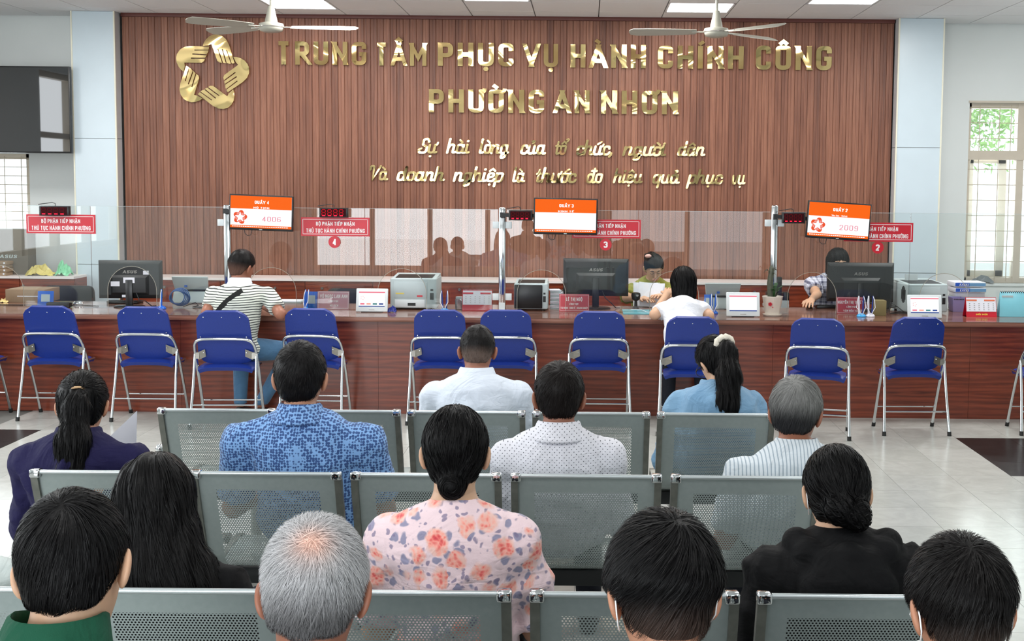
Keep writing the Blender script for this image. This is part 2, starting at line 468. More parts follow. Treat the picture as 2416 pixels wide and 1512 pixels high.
def steel_mat():
    """perforated waiting-bench sheet: hexagonal grid of round holes inside a plain margin"""
    t = NT('perforated_steel'); t.m.use_transparent_shadow = True if hasattr(t.m, 'use_transparent_shadow') else None
    co = t.n('UVMap'); s = t.n('SeparateXYZ', {0: co}); x, z = s, s.node.outputs[1]
    def cell(off):
        a = t.math('SUBTRACT', t.math('FRACT', t.math('ADD', t.math('MULTIPLY', x, 1 / .0088), off)), .5)
        b = t.math('MULTIPLY', t.math('SUBTRACT', t.math('FRACT', t.math('ADD', t.math('MULTIPLY', z, 1 / .01524), off)), .5), 1.732)
        return t.math('SQRT', t.math('ADD', t.math('MULTIPLY', a, a), t.math('MULTIPLY', b, b)))
    d = t.math('MINIMUM', cell(0.), cell(.5))
    hole = t.math('LESS_THAN', d, .29)
    mx = t.math('LESS_THAN', t.math('ABSOLUTE', x), .178); mz = t.math('GREATER_THAN', z, .062); m2 = t.math('LESS_THAN', z, .80)
    fac = t.math('MULTIPLY', t.math('MULTIPLY', hole, mx), t.math('MULTIPLY', mz, m2))
    n = t.noise(t.map((1, 1, 1)), 60., 3)
    t.B(Base_Color=t.mix(n, (.32, .38, .378, 1), (.40, .46, .455, 1)), Metallic=.4, Roughness=.36)
    sh = t.n('MixShader', {0: fac, 1: t.b.outputs[0], 2: t.n('BsdfTransparent')})
    t.t.links.new(sh, t.out.inputs[0]); return t.m


def gold_mat():
    t = NT('mirror_gold'); r = t.n('ObjectInfo', out='Random'); o = t.n('CombineXYZ', {0: t.math('MULTIPLY', r, 9.), 2: t.math('MULTIPLY', r, 5.)}); n = t.noise(t.n('VectorMath', {0: t.coord(), 1: o}, operation='ADD'), 2.2, 1, .4, .5)
    t.B(Base_Color=(.80, .60, .27), Metallic=1., Roughness=.07)
    return t.bump(n, .55, .11).m


M = dict(
    slat=wood_slat(), white_wall=mat('white_wall_paint', (226, 231, 230), .7, nscale=3, noise=.03),
    panel=mat('pale_cladding', (196, 210, 218), .28, nscale=5, noise=.04), bead=mat('cream_bead', (222, 219, 200), .4),
    panel_side=mat('grey_cladding_side', (186, 188, 190), .4), ceil=mat('ceiling_tile_paint', (228, 229, 230), .8, nscale=200, noise=.12, bump=.2),
    ceil_gap=mat('ceiling_gap', (120, 122, 124), .8), tile=tile_mat('grey_floor_tile', (172, 174, 168), (186, 187, 182)),
    tile_dark=tile_mat('black_floor_tile', (16, 17, 18), (40, 40, 41), .3), grout=mat('grout', (110, 110, 106), .8),
    top=wood_h('counter_top_laminate', [(.3, (92, 62, 50)), (.55, (128, 92, 78)), (.75, (150, 116, 102))], .13, (.5, 6, 1)),
    edge=wood_h('counter_edge_band', [(.3, (110, 66, 50)), (.6, (140, 92, 74)), (.8, (158, 112, 94))], .35, (.5, 1, 5)),
    front=wood_h('counter_front_veneer', [(.25, (78, 33, 21)), (.5, (112, 50, 32)), (.75, (140, 68, 45))], .3, (.9, 1, 16)),
    cab=wood_h('cabinet_veneer', [(.25, (90, 36, 20)), (.5, (126, 54, 30)), (.75, (150, 72, 44))], .3, (1, 1, 3)),
    cab_top=mat('cabinet_top_reflection', (235, 225, 222), .3), glass=glass_mat('partition_glass', (.95, .97, .965), .006, 1.44),
    winglass=glass_mat('window_glass', (.96, .98, .98), .02), bench=steel_mat(), gold=gold_mat(),
    gold_side=mat('gold_edge', (110, 84, 40), .35, .9), chrome=mat('chrome', (215, 218, 220), .08, 1., noise=.02),
    steel=mat('dull_steel', (150, 146, 140), .3, .85, noise=.2, nscale=40), dark_steel=mat('dark_edge_steel', (126, 128, 122), .4, .7, noise=.35, nscale=30),
    navy=mat('navy_chair_vinyl', (20, 46, 128), .42, nscale=120, noise=.1, bump=.15), rubber=mat('black_rubber', (18, 18, 18), .6),
    black=mat('black_plastic', (17, 18, 20), .32), black2=mat('matt_black_plastic', (26, 29, 31), .5), screenblack=mat('glossy_screen', (10, 13, 17), .02, spec=.8, coat=.6),
    wplast=mat('white_plastic', (214, 222, 224), .35), gplast=mat('grey_white_plastic', (180, 194, 196), .4), fan=mat('fan_enamel', (164, 162, 150), .35),
    red=mat('red_sign', (196, 18, 42), .35), white=mat('white_ink', (240, 240, 240), .5), pink=mat('red_card', (186, 52, 66), .35),
    blue=mat('bright_blue_plastic', (20, 96, 200), .3), paper=mat('paper', (226, 228, 236), .7), beige=mat('beige_frame', (206, 196, 180), .5),
    grid=mat('window_bar', (196, 186, 166), .5), cord=mat('white_cord', (214, 218, 226), .5), card=mat('brown_cardboard', (150, 128, 104), .8, nscale=30),
    bluecable=mat('blue_cable', (30, 84, 150), .45), teal=mat('teal_mat', (96, 176, 188), .25), tealbox=mat('teal_plastic', (120, 190, 204), .3),
    em_white=emit('lit_panel', (255, 255, 255), 9.), sc_white=emit('screen_white', (255, 253, 255), 1.05), sc_orange=emit('screen_orange', (253, 104, 20), 1.),
    sc_red=emit('screen_red', (238, 84, 44), 1.), sc_pink=emit('screen_pink_digits', (236, 128, 150), 1.), sc_text=emit('screen_white_text', (255, 255, 255), 1.3),
    sc_blue=emit('screen_blue', (30, 72, 160), .8), sc_bar=emit('screen_red_bar', (240, 120, 140), 1.), led=emit('led_red', (255, 30, 60), 2.2), led_dim=emit('led_dim', (190, 10, 30), 1.),
    sc_g=emit('screen_green', (60, 140, 140), .9), sc_o=emit('screen_peach', (250, 170, 150), 1.), led_off=emit('led_off', (110, 8, 20), .6), ledbody=mat('led_window', (46, 6, 12), .6, spec=.1),
    pot=mat('cream_ceramic', (214, 206, 194), .25), leaf=mat('leaf_green', (36, 72, 34), .4, noise=.4, nscale=25), soil=mat('soil', (60, 46, 36), .9),
    edge_m=mat('glass_edge_highlight', (196, 190, 176), .2), olive_box=mat('olive_card', (128, 116, 76), .7), purple=mat('lilac_plastic', (160, 150, 200), .35), leafout=mat('outdoor_leaf', (150, 190, 110), .5, noise=.4, nscale=8),
)
# ------------------------------------------------------------------ the room
rnd = random.Random(4)
CZ = 3.38
WY, SY, CY = 12.12, 11.87, 11.74          # wall, slatted panel, column faces
T, TX0, TY0 = .3868, 2.675, 8.73
fl = struct(G().box(-6.9, 6.0, -3.2, 12.3, -.06, -.006).obj('floor', M['grout']))
g = G().box(.001, T - .001, .001, T - .001, -.006, 0); proto = None; tiles = []; dark = []
for i in range(-18, 9):
    for j in range(-21, 10):
        x, y = TX0 + i * T, TY0 + (j - 1) * T
        if y > 12.2 or y < -3.1 or x < -6.8 or x > 5.9: continue
        isd = (0 <= i <= 3 and -2 <= j <= 0) or (i < -17 + 0 and -2 <= j <= 0)
        vis = 4.4 < y < 9.6 and any(inframe(x + a * T, y + b * T, 0) for a in (0, 1) for b in (0, 1))
        (dark if isd else tiles).append((x, y, vis))
tm = None
for lst, mm in ((tiles, M['tile']), (dark, M['tile_dark'])):
    first = None; rest = G(); cnt = 0
    for x, y, vis in lst:
        if vis and cnt < 280:
            if first is None: first = g.obj('tile', mm, fl); o = first
            else: o = first.copy(); COL.objects.link(o)
            o.location = (x, y, 0); cnt += 1
        else: rest.box(x + .001, x + T - .001, y + .001, y + T - .001, -.006, 0)
    if rest.v: o = rest.obj('tile_field', mm, fl); o['kind'] = 'stuff'
# dark inlay at the left edge, closer to the wall line seen there
# ceiling
ce = struct(G().box(-6.9, 6.0, -3.2, 12.3, CZ + .012, CZ + .08).obj('ceiling', M['ceil_gap']))
CXS, CX0 = .599, -.4912
lights = {(-5 + 1, 1): 'left of the first ceiling fan', (-1, 2): '', (2, 1): '', (4, 2): ''}
LIT = {(-2.8505, 1): 'square ceiling light above the left ceiling fan', (-1.0517, 2): 'square ceiling light over the middle of the gold headline, cut by the frame',
       (.7430, 1): 'square ceiling light just behind the right ceiling fan', (1.9521, 2): 'square ceiling light near the right column'}
rows = [(11.50, 11.87), (10.905, 11.497), (10.306, 10.902)]
gt = {}
for k in range(-9, 10):
    x0 = CX0 + k * CXS
    for ri, (y0, y1) in enumerate(rows):
        lit = [a for a in LIT if a[1] == ri and abs(a[0] - x0 - .03) < .16]
        if lit:
            t = thing('ceiling_light', LIT[lit[0]], 'ceiling light', (x0 + CXS / 2, (y0 + y1) / 2, CZ), 0, 'square panel lights in the ceiling')
            h, hy = CXS / 2 - .006, (y1 - y0) / 2 - .004
            fr = G(); fr.box(-h, h, -hy, -hy + .018, 0, .012); fr.box(-h, h, hy - .018, hy, 0, .012); fr.box(-h, -h + .018, -hy, hy, 0, .012); fr.box(h - .018, h, -hy, hy, 0, .012)
            fr.obj('frame', M['ceil'], t)
            G().box(-h + .018, h - .018, -hy + .018, hy - .018, .004, .010).obj('diffuser', M['em_white'], t)
            continue
        y1b = 12.1 if ri == 0 else y1
        if ri not in gt: gt[ri] = G().box(.005, CXS - .005, .004, y1b - y0 - .002, 0, .012).obj('ceiling_tile', M['ceil'], ce); o = gt[ri]
        else: o = gt[ri].copy(); COL.objects.link(o)
        o.location = (x0, y0, CZ)
fld = G()
for k in range(-10, 11):
    for j in range(22):
        x0 = CX0 + k * CXS; y0 = 10.306 - (j + 1) * .6
        if -6.9 < x0 < 5.6: fld.box(x0 + .005, x0 + CXS - .005, y0 + .005, y0 + .595, CZ, CZ + .012)
o = fld.obj('ceiling_tile_field', M['ceil'], ce); o['kind'] = 'stuff'
# back wall with two window openings
LW = (U(-170, 400, WY)[0], U(69, 400, WY)[0], .98, U(30, 363, WY)[1])
RW = (U(2283, 400, WY)[0], U(2530, 400, WY)[0], U(2350, 668, WY)[1], U(2350, 243, WY)[1])


def wall_with_holes(name, x0, x1, z0, z1, y0, y1, holes, mm, swap=None):
    g = G(); xs = sorted({x0, x1, *[h[0] for h in holes], *[h[1] for h in holes]})
    for a, b in zip(xs, xs[1:]):
        hs = sorted((h[2], h[3]) for h in holes if h[0] <= a + 1e-6 and h[1] >= b - 1e-6)
        z = z0
        for h0, h1 in hs:
            if h0 > z: g.box(a, b, y0, y1, z, h0)
            z = h1
        if z < z1: g.box(a, b, y0, y1, z, z1)
    if swap: g.v = [swap(p) for p in g.v]
    return struct(g.obj(name, mm))


wall_with_holes('wall_back', -6.7, 5.8, 0, CZ + .02, WY, WY + .2, [LW, RW], M['white_wall'])
sw = lambda p: (p[1], p[0], p[2])
wall_with_holes('wall_left', -3.2, 12.3, 0, CZ + .02, -6.7, -6.5, [(2.6, 8.5, .9, 3.1)], M['white_wall'], sw)
wall_with_holes('wall_right', -3.2, 12.3, 0, CZ + .02, 5.6, 5.8, [], M['white_wall'], sw)
wall_with_holes('wall_front', -6.7, 5.8, 0, CZ + .02, -3.2, -3.0, [(-5.1, -.7, .16, 2.9), (.4, 3.4, .02, 2.9)], M['white_wall'])
for n_, (a, b, z0) in enumerate(((-5.1, -.7, .16), (.4, 3.4, .02))):
    w = struct(G().box(a, b, -3.13, -3.07, z0, z0 + .08).box(a, b, -3.13, -3.07, 2.82, 2.9).obj('window_%d' % (n_ + 3), M['beige']))
    k = 4 if n_ == 0 else 2
    for i in range(k + 1):
        x = a + (b - a - .09) * i / k; G().box(x, x + .09, -3.14, -3.06, z0, 2.9).obj('window_post', M['beige'], w)
    G().box(a, b, -3.12, -3.08, 2.1, 2.16).obj('window_rail', M['beige'], w)


w = struct(G().box(-6.65, -6.55, 2.6, 8.5, .9, .97).box(-6.65, -6.55, 2.6, 8.5, 3.03, 3.1).obj('window_5', M['beige']))
for k in range(7): G().box(-6.65, -6.55, 2.6 + k * .97, 2.68 + k * .97, .9, 3.1).obj('window_post', M['beige'], w)
G().box(-6.64, -6.56, 2.6, 8.5, 2.3, 2.37).obj('window_rail', M['beige'], w)


def window(name, x0, x1, z0, z1, zt, posts, seed, sill=True):
    y = WY + .05
    w = G(); w.box(x0, x1, y, y + .08, z1 - .05, z1).box(x0, x1, y, y + .08, z0, z0 + .05).box(x0, x0 + .035, y, y + .08, z0, z1).box(x1 - .05, x1, y, y + .08, z0, z1)
    w = struct(w.obj(name, M['beige']))
    if zt: G().box(x0, x1, y - .012, y + .085, zt - .05, zt + .04).obj('transom', M['beige'], w)
    for p in posts: G().box(p - .035, p + .035, y - .005, y + .085, z0, z1).obj('mullion', M['beige'], w)
    for a, b in zip([x0] + posts, posts + [x1]):
        for c, d in ((z0, zt), (zt, z1)) if zt else ((z0, z1),):
            G().box(a + .03, b - .03, y + .05, y + .055, c + .03, d - .03).obj('pane', M['winglass'], w)
        bars = G(); yy = y - .0
        nb = 7 if zt else 5
        for xx in (a + .12, a + (b - a) * .5 + .05, b - .1): bars.tube([(xx, yy, z0 + .02), (xx, yy, z1 - .02)], .0045, 6)
        for k in range(12):
            zz = z0 + .06 + (z1 - z0 - .1) * k / 11; bars.tube([(a + .02, yy, zz), (b - .02, yy, zz)], .0042, 6)
        bars.obj('security_bars', M['grid'], w)
    return w


window('window_1', LW[0], LW[1], LW[2], LW[3], None, [-6.1], 1)
zt = U(2350, 365, WY)[1]
wr = window('window_2', RW[0], RW[1], RW[2], RW[3], zt, [U(2408, 450, WY)[0]], 2)
# open casement leaf seen inside the lower light
ca, cb = U(2300, 400, WY)[0], U(2372, 400, WY)[0]; z0, z1 = U(2330, 640, WY)[1], U(2330, 385, WY)[1]
g = G(); g.box(ca - .02, ca + .03, WY + .14, WY + .17, RW[2] + .05, zt - .05).box(cb - .02, cb + .06, WY + .14, WY + .17, RW[2] + .05, zt - .05)
g.box(ca, cb + .05, WY + .14, WY + .17, z1, zt - .05).box(ca, cb + .05, WY + .14, WY + .17, RW[2] + .05, z0); g.obj('casement_frame', M['beige'], wr)
sl = struct(G().box(RW[0] - .02, RW[1], WY - .015, WY + .05, RW[2] - .03, RW[2]).obj('trim_3', M['white_wall'], bevel=.004))
struct(G().box(RW[0] - .01, RW[1], WY - .02, WY + .02, RW[3], RW[3] + .02).obj('trim_4', M['beige']))
# tree outside the right window
tree = thing('tree', 'leafy green tree outside the right window', 'tree', (4.6, 15.2, 0))
cr = G(); rr = random.Random(9)
for i in range(3600):
    a = rr.uniform(0, 6.28); c = Vector((rr.gauss(0, .65), rr.gauss(0, .5), 2.95 + rr.gauss(0, .5))); s = rr.uniform(.03, .075)
    if c.z < 2.0: continue
    d1 = Vector((rr.gauss(0, 1), rr.gauss(0, 1), rr.gauss(0, 1))).normalized(); d2 = d1.orthogonal().normalized()
    cr.add([c - d1 * s, c + d2 * s * .4, c + d1 * s, c - d2 * s * .4], [(0, 1, 2, 3)])
o = cr.obj('foliage', M['leafout'], tree); G().tube([(0, 0, 0), (.05, 0, 1.2), (-.03, .05, 2.4), (.1, 0, 3.2)], [.12, .1, .07, .03], 8).obj('trunk', M['soil'], tree)
struct(G().box(-14, 14, 12.6, 30, -.3, -.05).obj('ground', mat('outdoor_concrete', (190, 190, 184), .9)))
struct(G().box(-14, 14, -20, -3.3, -.3, -.05).obj('pavement', mat('street_concrete', (170, 170, 166), .9)))
# columns
for nm, xl, xr, ys, side in (('column_left', U(166, 40, CY)[0], U(270, 40, CY)[0], (327, 624), 1), ('column_right', U(2121, 50, CY)[0], U(2230, 50, CY)[0], (348, 644), -1)):
    c = struct(G().box(xl + .015, xr - .015, CY + .015, WY, 0, CZ).obj(nm, M['panel_side']))
    zz = [CZ, U((270 if side > 0 else 2150), ys[0], CY)[1], U((270 if side > 0 else 2150), ys[1], CY)[1], 0]
    for a, b in zip(zz, zz[1:]):
        G().box(xl + .012, xr - .012, CY, CY + .016, b + .003, a - .003).obj('cladding_panel', M['panel'], c)
        xx = (xr - .016, xr) if side > 0 else (xl, xl + .016)
        G().box(xx[0], xx[1], CY + .012, SY, b + .003, a - .003).obj('cladding_side', M['panel_side'], c)
    for x in (xl, xr - .013): G().box(x, x + .013, CY - .005, CY + .012, 0, CZ).obj('edge_bead', M['bead'], c)
# slatted feature wall
xl, xr = U(288, 100, SY)[0], U(2109, 100, SY)[0]
fw = struct(G().box(xl, xr, SY + .02, WY, 0, CZ).obj('wall_panel_back', mat('slat_backing', (84, 50, 42), .7)))
n = 118; pit = (xr - xl) / n; sm = None
for i in range(n):
    if sm is None:
        a = pit / 2 - .0009
        sm = G().add([(-a, .022, 0), (-a, .003, 0), (-a + .004, 0, 0), (-.006, 0, 0), (-.003, .002, 0), (.003, .002, 0), (.006, 0, 0), (a - .004, 0, 0), (a, .003, 0), (a, .022, 0)] +
                     [(-a, .022, CZ), (-a, .003, CZ), (-a + .004, 0, CZ), (-.006, 0, CZ), (-.003, .002, CZ), (.003, .002, CZ), (.006, 0, CZ), (a - .004, 0, CZ), (a, .003, CZ), (a, .022, CZ)],
                     [(k, (k + 1) % 10, 10 + (k + 1) % 10, 10 + k) for k in range(10)] + [tuple(range(10)), tuple(range(19, 9, -1))]).obj('slat', M['slat'], fw); o = sm
    else: o = sm.copy(); COL.objects.link(o)
    o.location = (xl + (i + .5) * pit, SY, 0)
struct(G().box(xl, xr, SY - .03, SY, CZ - .035, CZ).obj('trim_1', mat('dark_red_trim', (92, 44, 36), .5), bevel=.004))
# ------------------------------------------------------------------ gold lettering and emblem on the slatted wall
LY0, LY1 = SY - .028, SY - .002
hd = thing('headline_lettering', 'upper gold headline in capitals starting TRUNG TÂM PHỤC VỤ', 'lettering', (0, 0, 0), 0)
for wd_, x0, x1, yt, yb, cxp in (('TRUNG', 652, 864, 98, 153, 750), ('TÂM', 885, 1006, 101, 155, 950), ('PHỤC', 1033, 1212, 101, 156, 1120), ('VỤ', 1235, 1317, 103, 158, 1280),
                             ('HÀNH', 1346, 1524, 105, 160, 1430), ('CHÍNH', 1552, 1755, 108, 162, 1650), ('CÔNG', 1783, 1963, 108, 165, 1870)):
    a, zb = U(x0, yb, LY0); b, zt_ = U(x1, yt, LY0)
    zb = U((x0 + x1) / 2, yb, LY0)[1]; zt_ = U((x0 + x1) / 2, yt, LY0)[1]
    text(wd_, a, b, zb, zt_, LY0, LY1, .108, gap=.2, letters=True, m=M['gold'], parent=hd)
hd = thing('headline_lettering', 'lower gold headline in capitals reading PHƯỜNG AN NHƠN', 'lettering', (0, 0, 0), 0)
for wd_, x0, x1, yt, yb in (('PHƯỜNG', 1012, 1284, 211, 266), ('AN', 1307, 1391, 213, 267), ('NHƠN', 1418, 1600, 214, 269)):
    a = U(x0, yb, LY0)[0]; b = U(x1, yt, LY0)[0]; xm = (x0 + x1) / 2
    text(wd_, a, b, U(xm, yb, LY0)[1], U(xm, yt, LY0)[1], LY0, LY1, .108, gap=.2, letters=True, m=M['gold'], parent=hd)
for lab, words_ in (('upper slogan line in gold script starting Sự hài lòng', (('Sự', 985, 1040, 328, 360), ('hài', 1052, 1117, 328, 360), ('lòng', 1129, 1210, 329, 361), ('của', 1226, 1296, 330, 362), ('tổ', 1308, 1345, 331, 363), ('chức,', 1358, 1456, 332, 364), ('người', 1468, 1581, 334, 366), ('dân', 1597, 1673, 335, 366))),
                     ('lower slogan line in gold script starting Và doanh nghiệp', (('Và', 870, 923, 392, 423), ('doanh', 934, 1057, 394, 425), ('nghiệp', 1068, 1197, 395, 427), ('là', 1208, 1247, 396, 428), ('thước', 1262, 1368, 397, 429), ('đo', 1382, 1430, 398, 430), ('hiệu', 1446, 1525, 399, 430), ('quả', 1538, 1612, 400, 431), ('phục', 1621, 1714, 401, 432), ('vụ', 1725, 1768, 402, 433)))):
    hd = thing('slogan_lettering', lab, 'lettering', (0, 0, 0), 0)
    for wd_, x0, x1, yt, yb in words_:
        a = U(x0, yb, LY0)[0]; b = U(x1, yt, LY0)[0]; xm = (x0 + x1) / 2
        text(wd_, a, b - .04, U(xm, yb, LY0)[1], U(xm, yt, LY0)[1], LY0 + .008, LY1, .082, script=True, slant=.22, gap=.12, letters=True, m=M['gold'], parent=hd)
HAND = [(1070, 1075), (1086, 1130), (1088, 1195), (1072, 1270), (1035, 1330), (985, 1375), (900, 1403), (810, 1393), (720, 1345), (620, 1268), (550, 1212), (480, 1160), (497, 1140), (516, 1126), (706, 1262), (716, 1250), (524, 1116), (545, 1098), (590, 1084), (770, 1232), (784, 1218), (606, 1078), (585, 1080), (618, 1060), (640, 1052), (832, 1190), (842, 1176), (652, 1040), (690, 1018), (735, 1020), (830, 1088), (900, 1140), (970, 1190), (1000, 1140)]


def hands(parent, cx, cz, s, y0, y1, m, name='hand'):
    for k in range(5):
        a = math.radians(72 * k); c, sn = math.cos(a), math.sin(a)
        P = [((x - 706) / 1200 * s, -(z - 800) / 1200 * s) for x, z in HAND]
        G().prism([(cx + x * c - z * sn, cz + x * sn + z * c) for x, z in P], y0, y1).obj(name, m, parent)


em = thing('emblem', 'gold wall emblem of five hands forming a star', 'emblem')
ex, ez = U(498, 171, LY0); hands(em, ex, ez, U(583, 171, LY0)[0] - U(413, 171, LY0)[0], LY0, LY1, M['gold'])
# ------------------------------------------------------------------ wall television
TY = 11.62
tv = thing('television', 'large switched-off black television on the left wall beside the column', 'television', (U(166, 250, TY)[0] - .735, TY, U(0, 258, TY)[1]), 0.)
w2 = U(166, 258, TY)[0] - tv.location.x; h2 = (U(0, 155, TY)[1] - U(0, 360, TY)[1]) / 2
G().box(-w2, w2, 0, .05, -h2, h2).obj('housing', M['black'], tv, bevel=.006)
G().box(-w2 + .012, w2 - .012, -.003, 0, -h2 + .016, h2 - .012).obj('screen', M['screenblack'], tv)
G().box(-.2, .2, .05, .46, -.05, .05).box(-.25, .25, .42, .455, -.15, .15).obj('wall_bracket', M['black2'], tv)
# ------------------------------------------------------------------ ceiling fans


def fan(px, py, Y, ang, lab):
    x, z = U(px, py, Y)
    t = thing('ceiling_fan', lab, 'fan', (x, Y, z), 0, 'white ceiling fans')
    top = CZ - z
    G().lathe([(0, -.045), (.05, -.043), (.088, -.032), (.1, -.01), (.102, .01), (.096, .028), (.06, .036), (.045, .04)], n=28).obj('motor', M['fan'], t, smooth=.8)
    G().lathe([(.1015, -.004), (.1045, -.002), (.1045, .004), (.1015, .006)], n=28).obj('trim_ring', M['steel'], t, smooth=.8)
    G().lathe([(.052, .035), (.048, .06), (.034, .12), (.026, .165), (.018, .172), (0, .172)], n=24).obj('canopy', M['fan'], t, smooth=.8)
    G().cyl((0, 0, .165), (0, 0, top), .0125, n=12).obj('rod', M['fan'], t)
    G().lathe([(.055, top), (.05, top - .03), (.02, top - .06), (.012, top - .06)], n=20).obj('ceiling_cup', M['fan'], t, smooth=.8)
    for a in ang:
        q = Matrix.Rotation(math.radians(a), 4, 'Z')
        G().box(.08, .2, -.018, .018, -.004, .004).xf(q).obj('blade_bracket', M['fan'], t)
        P = [(.16, -.035), (.3, -.052), (.5, -.062), (.64, -.064), (.69, -.05), (.705, -.01), (.7, .02), (.67, .045), (.55, .05), (.3, .045), (.16, .034)]
        b = G(); n = len(P)
        for dz in (.0, .004): b.v += [(p[0], p[1], dz + p[1] * .36) for p in P]
        b.f = [tuple(range(n - 1, -1, -1)), tuple(range(n, 2 * n))] + [(k, (k + 1) % n, n + (k + 1) % n, n + k) for k in range(n)]; b.mi = [0] * len(b.f)
        b.xf(q).obj('blade', M['fan'], t)


fan(640, 64, 10.15, (3, 152, 218), 'white three-blade ceiling fan hanging over the left end of the gold headline')
fan(1690, 76, 10.05, (178, 40, -48), 'white three-blade ceiling fan hanging over the right part of the gold headline')
# ------------------------------------------------------------------ counter
ZT = .762; CF = 9.45; CB = 10.45; XL, XR = -6.45, 5.55
ct = thing('service_counter', 'long brown wood service counter running the width of the hall', 'counter', (0, CF, 0))
G().box(XL, XR, -.03, CB - CF, ZT - .006, ZT).obj('worktop', M['top'], ct)
G().box(XL, XR, -.033, CB - CF, ZT - .038, ZT - .006).obj('edge_band', M['edge'], ct, bevel=.002)
x = U(1822, 900, CF)[0] - 1.53 * 6
xs = [x + 1.53 * k for k in range(12)]
for a, b in zip(xs, xs[1:]):
    a, b = max(a, XL), min(b, XR)
    if b > a + .1: G().box(a + .001, b - .001, .01, .028, .0, ZT - .038).obj('front_panel', M['front'], ct)
G().box(XL, XR, .06, CB - CF - .35, .02, .06).obj('base_rail', M['front'], ct)
for x in (XL + .05, -3, 0, 3, XR - .05): G().box(x, x + .03, .028, .62, 0, ZT - .038).obj('support_panel', M['front'], ct)
# low cabinets along the back wall
KY = 11.45; kz = U(800, 658, KY)[1]
G2 = [(-140, 47, 'left'), (47, 176, '')]
cabs = [(-6.4, U(47, 700, KY)[0], 'brown back cabinet at the far left, under the cardboard monitor box'), (U(47, 700, KY)[0], U(176, 700, KY)[0], 'short brown back cabinet with plastic bags on top, beside the left column')]
cx_ = [U(p, 700, KY)[0] for p in (290, 520, 720, 880, 1000, 1180, 1400, 1700, 1910, 2100)]
nm_ = ['behind the large left monitor', 'behind the striped-shirt customer', 'behind the faded name plate', 'behind the white printer of counter four', 'behind the white desk calendar', 'behind the dark printer', 'behind the clerk in olive', 'behind the succulent pot', 'behind the plaid-shirt clerk']
for a, b, l in zip(cx_, cx_[1:], nm_): cabs.append((a, b, 'low orange-brown cabinet against the slatted wall, ' + l))
knobs = [U(p, q, KY)[0] for p, q in ((55, 669), (188, 670), (388, 671), (649, 674), (760, 674), (930, 675), (1084, 677), (1326, 679), (1600, 680), (1780, 682), (1960, 684))]
for a, b, l in cabs:
    t = thing('low_cabinet', l, 'cabinet', ((a + b) / 2, KY, 0), 0, 'low cabinets along the back wall'); h = (b - a) / 2
    G().box(-h, h, .018, SY - .035 - KY, .0, kz - .022).obj('body', M['cab'], t)
    G().box(-h, h, -.01, SY - .035 - KY, kz - .022, kz).obj('top_board', M['cab_top'], t)  # white colour paints the light reflected off the ledge top
    d = G().box(-h + .003, h - .003, 0, .018, .08, kz - .026).obj('door', M['cab'], t)
    for k in knobs:
        if a + .03 < k < b - .03:
            G().tube([(k - (a + b) / 2, 0, kz - .09), (k - (a + b) / 2, -.012, kz - .09)], [.014, .011], 12).obj('lock', M['steel'], d)
# ------------------------------------------------------------------ posts and glass
GY = 9.93; GT = U(1100, 494, GY)[1]
posts = [(-105, 'stainless post at the far left end of the glass screen'), (538, 'stainless post beside the first queue display, numbered four'), (1185, 'stainless post beside the middle queue display'), (1825, 'stainless post behind the succulent pot'), (2470, 'stainless post at the right end of the glass screen')]
for i, (p, l) in enumerate(posts):
    x = U(p, 600, GY)[0]; pt = GT + (.055 if i == 3 else .02)
    t = thing('glass_screen_post', l, 'post', (x, GY, ZT), 0, 'posts of the glass screen'); h = pt - ZT
    G().box(-.028, .028, -.028, .028, .004, h).obj('tube', M['chrome'], t, bevel=.012, seg=3)
    G().box(-.05, .05, -.05, .05, 0, .004).obj('base_plate', M['chrome'], t)
    G().box(-.024, .024, -.034, -.026, .005, .07).obj('base_cover', M['wplast'], t)
    for sx in (-1, 1):
        for zz in (.09, h - .17): G().box(*sorted((sx * .028, sx * .078)), -.016, -.0055, zz, zz + .055).obj('glass_clip', M['wplast'], t, bevel=.003)
bnd = [-105, 215, 538, 861, 1185, 1505, 1825, 2147, 2470]; arcs = [-5, 310, 640, 948, 1278, 1592, 1918, 2230]
gl = ['leftmost sheet of the counter glass, beside the blue stand', 'sheet of counter glass in front of the large left monitor', 'sheet of counter glass in front of the striped-shirt customer', 'sheet of counter glass in front of the white printer and calendar',
      'sheet of counter glass in front of the dark printer', 'sheet of counter glass between the olive clerk and her customer', 'sheet of counter glass in front of the plaid-shirt clerk', 'rightmost sheet of the counter glass, over the calendar and paper packs']
for a, b, c, l in zip(bnd, bnd[1:], arcs, gl):
    xa, xb, xc = U(a, 600, GY)[0], U(b, 600, GY)[0], U(c, 600, GY)[0]
    if a in (-105, 538, 1185, 1825): xa += .034
    else: xa += .002
    if b in (538, 1185, 1825, 2470): xb -= .034
    else: xb -= .002
    R_, zc, zb = .198, ZT + .14, ZT + .006
    arc = [(xc + R_ * math.cos(t_), zc + R_ * 1.0 * math.sin(t_)) for t_ in [math.pi * k / 22 for k in range(23)]]
    P = [(xa, zb), (xa, GT), (xb, GT), (xb, zb), (xc + R_, zb)] + arc + [(xc - R_, zb)]
    t = thing('glass_sheet', l, 'glass screen', (0, 0, 0), 0, 'sheets of the counter glass screen')
    G().prism(P, GY - .004, GY + .004).obj('pane', M['glass'], t)
    rim = [(p[0], GY, p[1]) for p in [(xc + R_, zb)] + arc + [(xc - R_, zb)]]
    G().tube(rim, .0022, 6).obj('cut_edge', M['edge_m'], t)  # pale beige tube paints the highlight along the cutout
    G().box(xa, xb, GY - .004, GY + .004, GT, GT + .0025).obj('top_edge', M['gplast'], t)  # pale strip paints the highlight along the upper rim
